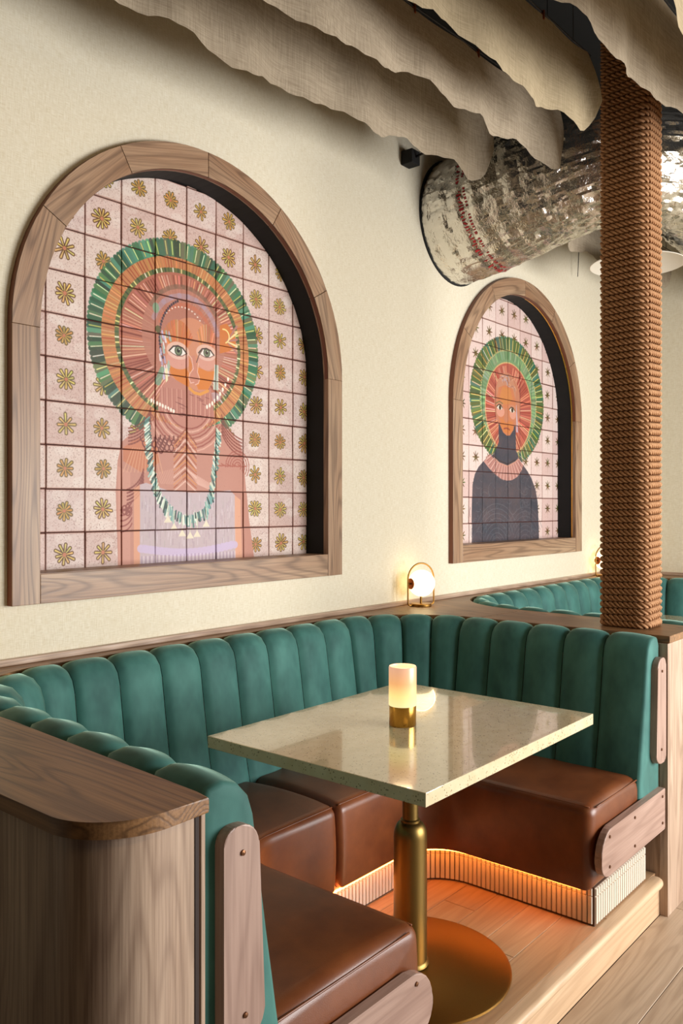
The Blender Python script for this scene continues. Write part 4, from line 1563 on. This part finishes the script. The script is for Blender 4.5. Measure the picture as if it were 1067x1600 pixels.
# ------------------------------------------------------------------ rope column
def rope_column():
    x0, x1, y0, y1 = 3.312, 3.502, -1.278, -1.058
    zb, zt = LEDGE_Z, 4.05
    T = thing('rope_column', 'square column wrapped in brown twisted rope, standing on the partition ledge', 'column', ((x0 + x1) / 2, (y0 + y1) / 2, zb))
    rr = .0125
    r = .034
    box('post', (x0 + 2 * rr - .002, y0 + 2 * rr - .002, zb), (x1 - 2 * rr + .002, y1 - 2 * rr + .002, zt - .001), 'rope', T)
    # rounded-square loop for the rope's centre line
    a0, a1, b0, b1 = x0 + rr, x1 - rr, y0 + rr, y1 - rr
    loop = rounded([(a0, b0, r), (a1, b0, r), (a1, b1, r), (a0, b1, r)], 8)
    LP = Path(loop + [loop[0]])
    pitch = .0270
    turns = int((zt - zb - .03) / pitch) + 1
    step = .0052
    n = int(turns * LP.L / step)
    lay = .062
    rs, rad = .0075, .0064
    idx = np.arange(n)
    d = idx * step
    dm = d % LP.L
    P_ = np.array([(*LP.at(x),) for x in np.linspace(0, LP.L, 400, endpoint=False)])
    ii = (dm / LP.L * 400)
    i0 = ii.astype(int) % 400; fr = (ii - ii.astype(int))[:, None]
    px = P_[i0] * (1 - fr) + P_[(i0 + 1) % 400] * fr
    tn = P_[(i0 + 3) % 400] - P_[(i0 - 2) % 400]
    tn /= np.linalg.norm(tn, axis=1)[:, None]
    nr = np.stack([tn[:, 1], -tn[:, 0]], 1)
    z = zb + rr + .002 + np.maximum(0, d / LP.L - 1) * pitch
    V, Fc = [], []
    seg = 6
    base = 0
    for s in range(3):
        ph = -2 * PI * d / lay + 2 * PI * s / 3
        cxy = px + nr * (rs * np.cos(ph))[:, None]
        cz = z + rs * np.sin(ph)
        for k in range(seg):
            an = 2 * PI * k / seg + ph
            V.append(np.column_stack([cxy + nr * (rad * np.cos(an))[:, None], cz + rad * np.sin(an)]))
    # V: list of 3*seg arrays (n,3) -> index s*seg*n + k*n + i
    A = np.concatenate(V)
    quads = []
    i = np.arange(n - 1)
    for s in range(3):
        for k in range(seg):
            a = (s * seg + k) * n; b = (s * seg + (k + 1) % seg) * n
            quads.append(np.column_stack([a + i, b + i, b + i + 1, a + i + 1]))
    Q = np.concatenate(quads)
    me = bpy.data.meshes.new('rope_wrap')
    me.vertices.add(len(A)); me.vertices.foreach_set('co', A.ravel())
    me.loops.add(Q.size); me.loops.foreach_set('vertex_index', Q.ravel())
    me.polygons.add(len(Q)); me.polygons.foreach_set('loop_start', np.arange(0, Q.size, 4)); 
    me.polygons.foreach_set('use_smooth', np.ones(len(Q), bool))
    me.update(calc_edges=True); me.validate()
    me.materials.append(M['rope'])
    o = bpy.data.objects.new('rope_wrap', me); COL.objects.link(o)
    fixup(o, T, Matrix())
    return T
rope_column()

# ------------------------------------------------------------------ linen baffles under the ceiling
def baffle(x0, x1, y, zb, zt, seed, label, mat='linen', curl=0.02, amp=.02, slope=.04):
    T = thing('fabric_baffle', label, 'fabric', ((x0 + x1) / 2, y, zt), 'linen baffles hung along the ceiling')
    rng = random.Random(seed)
    L = x1 - x0
    nx = int(L / .03); nz = 14
    ph = [rng.uniform(0, 6.3) for _ in range(6)]
    v, f = [], []
    for i in range(nx + 1):
        x = x0 + L * i / nx
        hem = .016 * math.sin(x * 9 + ph[0]) + .012 * math.sin(x * 17 + ph[1]) + .02 * math.sin(x * 3.1 + ph[2]) + .004 * math.sin(x * 61 + ph[3])
        top = .010 * abs(math.sin(x * PI / .42 + ph[4]))
        end = max(0.0, 1 - (x1 - x) / .16)
        lift = (.13 if curl > 0 else .09) * end ** 2.2 + .035 * max(0.0, 1 - (x1 - x) / .06) ** 2
        for k in range(nz + 1):
            t = k / nz
            sag = slope * (x - x1) if x < x1 else 0
            zz = (zt - top) * (1 - t) + (zb + hem + lift) * t + sag
            yy = y + t * amp * (math.sin(x * 9 + ph[0] + .5) + .6 * math.sin(x * 21 + ph[5])) - .030 * math.sin(t * PI * .55)
            xx = x
            if end > 0:
                yy += curl * end ** 2 * (0.3 + .7 * t)
                xx -= .05 * end ** 2 * t
            v.append((xx, yy, zz))
    m = nz + 1
    for i in range(nx):
        for k in range(nz):
            f.append((i * m + k, i * m + k + 1, (i + 1) * m + k + 1, (i + 1) * m + k))
    mesh('linen_sheet', v, f, mat, T, True)
    tube('support_wire', [(x0 - .02, y, zt + .006 + slope * (x0 - x1)), (x1 + .06, y, zt + .006)], .003, 'wire', T, 6)
    k = 0
    x = x0 + .12
    while x < x1:
        c = box('hanging_clip', (x - .004, y - .006, zt - .022 + slope * (x - x1)), (x + .004, y + .006, zt + .012 + slope * (x - x1)), 'copper', T, .001, 1)
        x += .42
    for xx in (x0 + .2, x1 - .1):
        tube('hanger_wire', [(xx, y, zt + .006 + slope * (xx - x1)), (xx, y, 4.049)], .002, 'wire', T, 5)
    return T
W_ = 'hanging linen ceiling strip '
baffle(-.3, 3.42, -.44, 3.085, 3.60, 1, W_ + 'nearest the mural wall and ending over the duct', 'linen', -.07, .02, .032)
baffle(-.3, 3.44, -.82, 3.07, 3.36, 2, W_ + 'second from the mural wall, its end over the foil duct', 'linen', -.03, .02, .052)
baffle(-.3, 3.11, -1.095, 3.04, 3.38, 3, W_ + 'third from the mural wall, ending just left of the rope column', 'linen_pale', -.05, .02, .033)
baffle(-.3, 3.85, -1.45, 3.03, 3.43, 4, W_ + 'passing in front of the rope column top', 'linen', .02, .02, .04)
baffle(1.2, 5.6, -1.74, 2.98, 3.36, 5, W_ + 'in the top right corner of the picture, nearest the room', 'linen_pale')
baffle(4.30, 6.02, -.44, 3.10, 3.40, 6, W_ + 'beyond the foil duct, above the dark-dress mural', 'linen', .02)

# ------------------------------------------------------------------ foil duct
def duct():
    T = thing('foil_duct', 'crumpled silver foil ventilation duct coming out of the wall above the murals', 'duct', (3.86, 0, 3.13))
    ctrl = [(3.86, -.008, 3.125), (3.86, -.2, 3.15), (3.88, -.45, 3.20), (3.95, -.75, 3.265), (4.12, -.96, 3.30), (4.45, -1.05, 3.29), (4.9, -1.05, 3.26), (5.4, -1.05, 3.24), (6.05, -1.05, 3.22)]
    rad = [.325, .322, .31, .29, .28, .275, .27, .27, .27]
    # catmull-rom
    pts, rs = [], []
    for i in range(len(ctrl) - 1):
        p0 = Vector(ctrl[max(i - 1, 0)]); p1 = Vector(ctrl[i]); p2 = Vector(ctrl[i + 1]); p3 = Vector(ctrl[min(i + 2, len(ctrl) - 1)])
        n = max(6, int((p2 - p1).length / .012))
        for j in range(n):
            t = j / n
            pts.append(.5 * ((2 * p1) + (p2 - p0) * t + (2 * p0 - 5 * p1 + 4 * p2 - p3) * t * t + (3 * p1 - p0 - 3 * p2 + p3) * t ** 3))
            rs.append(rad[i] + (rad[i + 1] - rad[i]) * t)
    seg = 150
    v, f = [], []
    n = len(pts)
    s = 0.0
    S = [0.0]
    for i in range(1, n):
        S.append(S[-1] + (pts[i] - pts[i - 1]).length)
    def disp(i, k):
        a = 2 * PI * k / seg
        u = S[i]
        q = Vector((math.cos(a) * 1.1, math.sin(a) * 1.1, u * 2.2))
        r1 = 1 - abs(mnoise.noise(q * 5.0))
        r2 = 1 - abs(mnoise.noise(q * 15.0 + Vector((5, 3, 1))))
        q3 = Vector((math.cos(a) * 3.0, math.sin(a) * 3.0, u * 22))
        r3 = mnoise.noise(q3) + .8 * mnoise.noise(Vector((math.cos(a) * 14, math.sin(a) * 14, u * 9)))
        ring = .002 * math.sin(u * 2 * PI / .085)
        r4 = 1 - abs(mnoise.noise(Vector((math.cos(a) * 7 + u * 4, math.sin(a) * 7, u * 5))))
        amt = min(1.0, .45 + u / .12)
        return (.010 * (r1 - .7) + .010 * (r2 - .7) + .012 * (r4 - .75) + .0030 * r3 + ring) * amt
    prev = None
    grid = []
    for i, p in enumerate(pts):
        t = (pts[min(i + 1, n - 1)] - pts[max(i - 1, 0)]).normalized()
        bl = max(0.0, 1 - S[i] / .3)
        t = (t * (1 - bl) + Vector((0, -1, 0)) * bl).normalized()
        u = Vector((1, 0, 0)) if prev is None else prev
        u = (u - t * u.dot(t)).normalized(); prev = u
        w = t.cross(u)
        for k in range(seg):
            an = 2 * PI * k / seg
            v.append(p + (u * math.cos(an) + w * math.sin(an)) * (rs[i] + disp(i, k)))
    for i in range(n - 1):
        for k in range(seg):
            f.append((i * seg + k, i * seg + (k + 1) % seg, (i + 1) * seg + (k + 1) % seg, (i + 1) * seg + k))
    o = mesh('foil_skin', v, f, 'foil', T, True)
    o.data.set_sharp_from_angle(angle=math.radians(16))
    # red print running once round the foil: two rows of short marks
    pv, pf = [], []
    rng = random.Random(4)
    for row, uu in ((0, .215), (1, .240)):
        k = 0.0
        while k < seg:
            wd = rng.choice((.7, .7, 1.0, .5))
            if rng.random() < .16:
                k += 1.2; continue
            quad = []
            for du, dk in ((-.006, 0), (.006, 0), (.006, wd), (-.006, wd)):
                u_ = uu + du * rng.choice((1, 1, .6))
                i = min(range(n), key=lambda q: abs(S[q] - u_))
                kk = (k + dk) % seg
                k0 = int(kk) % seg; t = kk - int(kk)
                p = Vector(v[i * seg + k0]).lerp(Vector(v[i * seg + (k0 + 1) % seg]), t)
                c = pts[i]
                quad.append(p + (p - c).normalized() * .0022)
            b = len(pv)
            pv += quad
            pf.append((b, b + 1, b + 2, b + 3))
            k += wd + .55
    mesh('red_print', pv, pf, 'red_ink', T)['kind'] = 'stuff'
    # flange against the wall
    vv, ff = [], []
    for i in range(64):
        a = 2 * PI * i / 64
        for r_, y in ((.318, -.001), (.336, -.001), (.334, -.008), (.320, -.008)):
            vv.append((3.86 + r_ * math.cos(a), y, 3.125 + r_ * math.sin(a)))
    for i in range(64):
        for k in range(4):
            ff.append((4 * i + k, 4 * i + (k + 1) % 4, 4 * ((i + 1) % 64) + (k + 1) % 4, 4 * ((i + 1) % 64) + k))
    mesh('wall_collar', vv, ff, 'black', T, True)
    return T
duct()

# ------------------------------------------------------------------ pendant dish and wall fittings
def pendant():
    x, y, z = 4.70, -.70, 2.965
    T = thing('pendant_dish', 'shallow white pendant dish hanging behind the rope column', 'lamp', (x, y, z))
    d = lathe('dish', [(0, .05), (.10, .045), (.20, .025), (.262, .0), (.266, -.004), (.262, -.006), (.20, .018), (.10, .038), (0, .043)], 'white', None, seg=64)
    d.parent = T
    c = tube('cord', [(x, y, z + .05), (x, y, 4.049)], .003, 'wire', T, 6)
    return T
pendant()

def bracket_box(x, z, label, cord):
    T = thing('wall_bracket', label, 'bracket', (x, 0, z))
    box('bracket_body', (x - .035, -.07, z - .035), (x + .035, -.001, z + .035), 'black', T, .004)
    tube('bracket_arm', [(x, -.06, z), (x, -.22, z + .02)], .006, 'wire', T, 6)
    if cord:
        tube('cord', [(x - .01, -.06, z - .035), (x - .01, -.05, z - .25)], .0025, 'wire', T, 6)
    return T
bracket_box(3.40, 3.33, 'small black wall bracket under the first fabric baffle, left of the duct', False)
bracket_box(5.33, 3.39, 'small black wall bracket with a hanging cord, right of the duct', True)
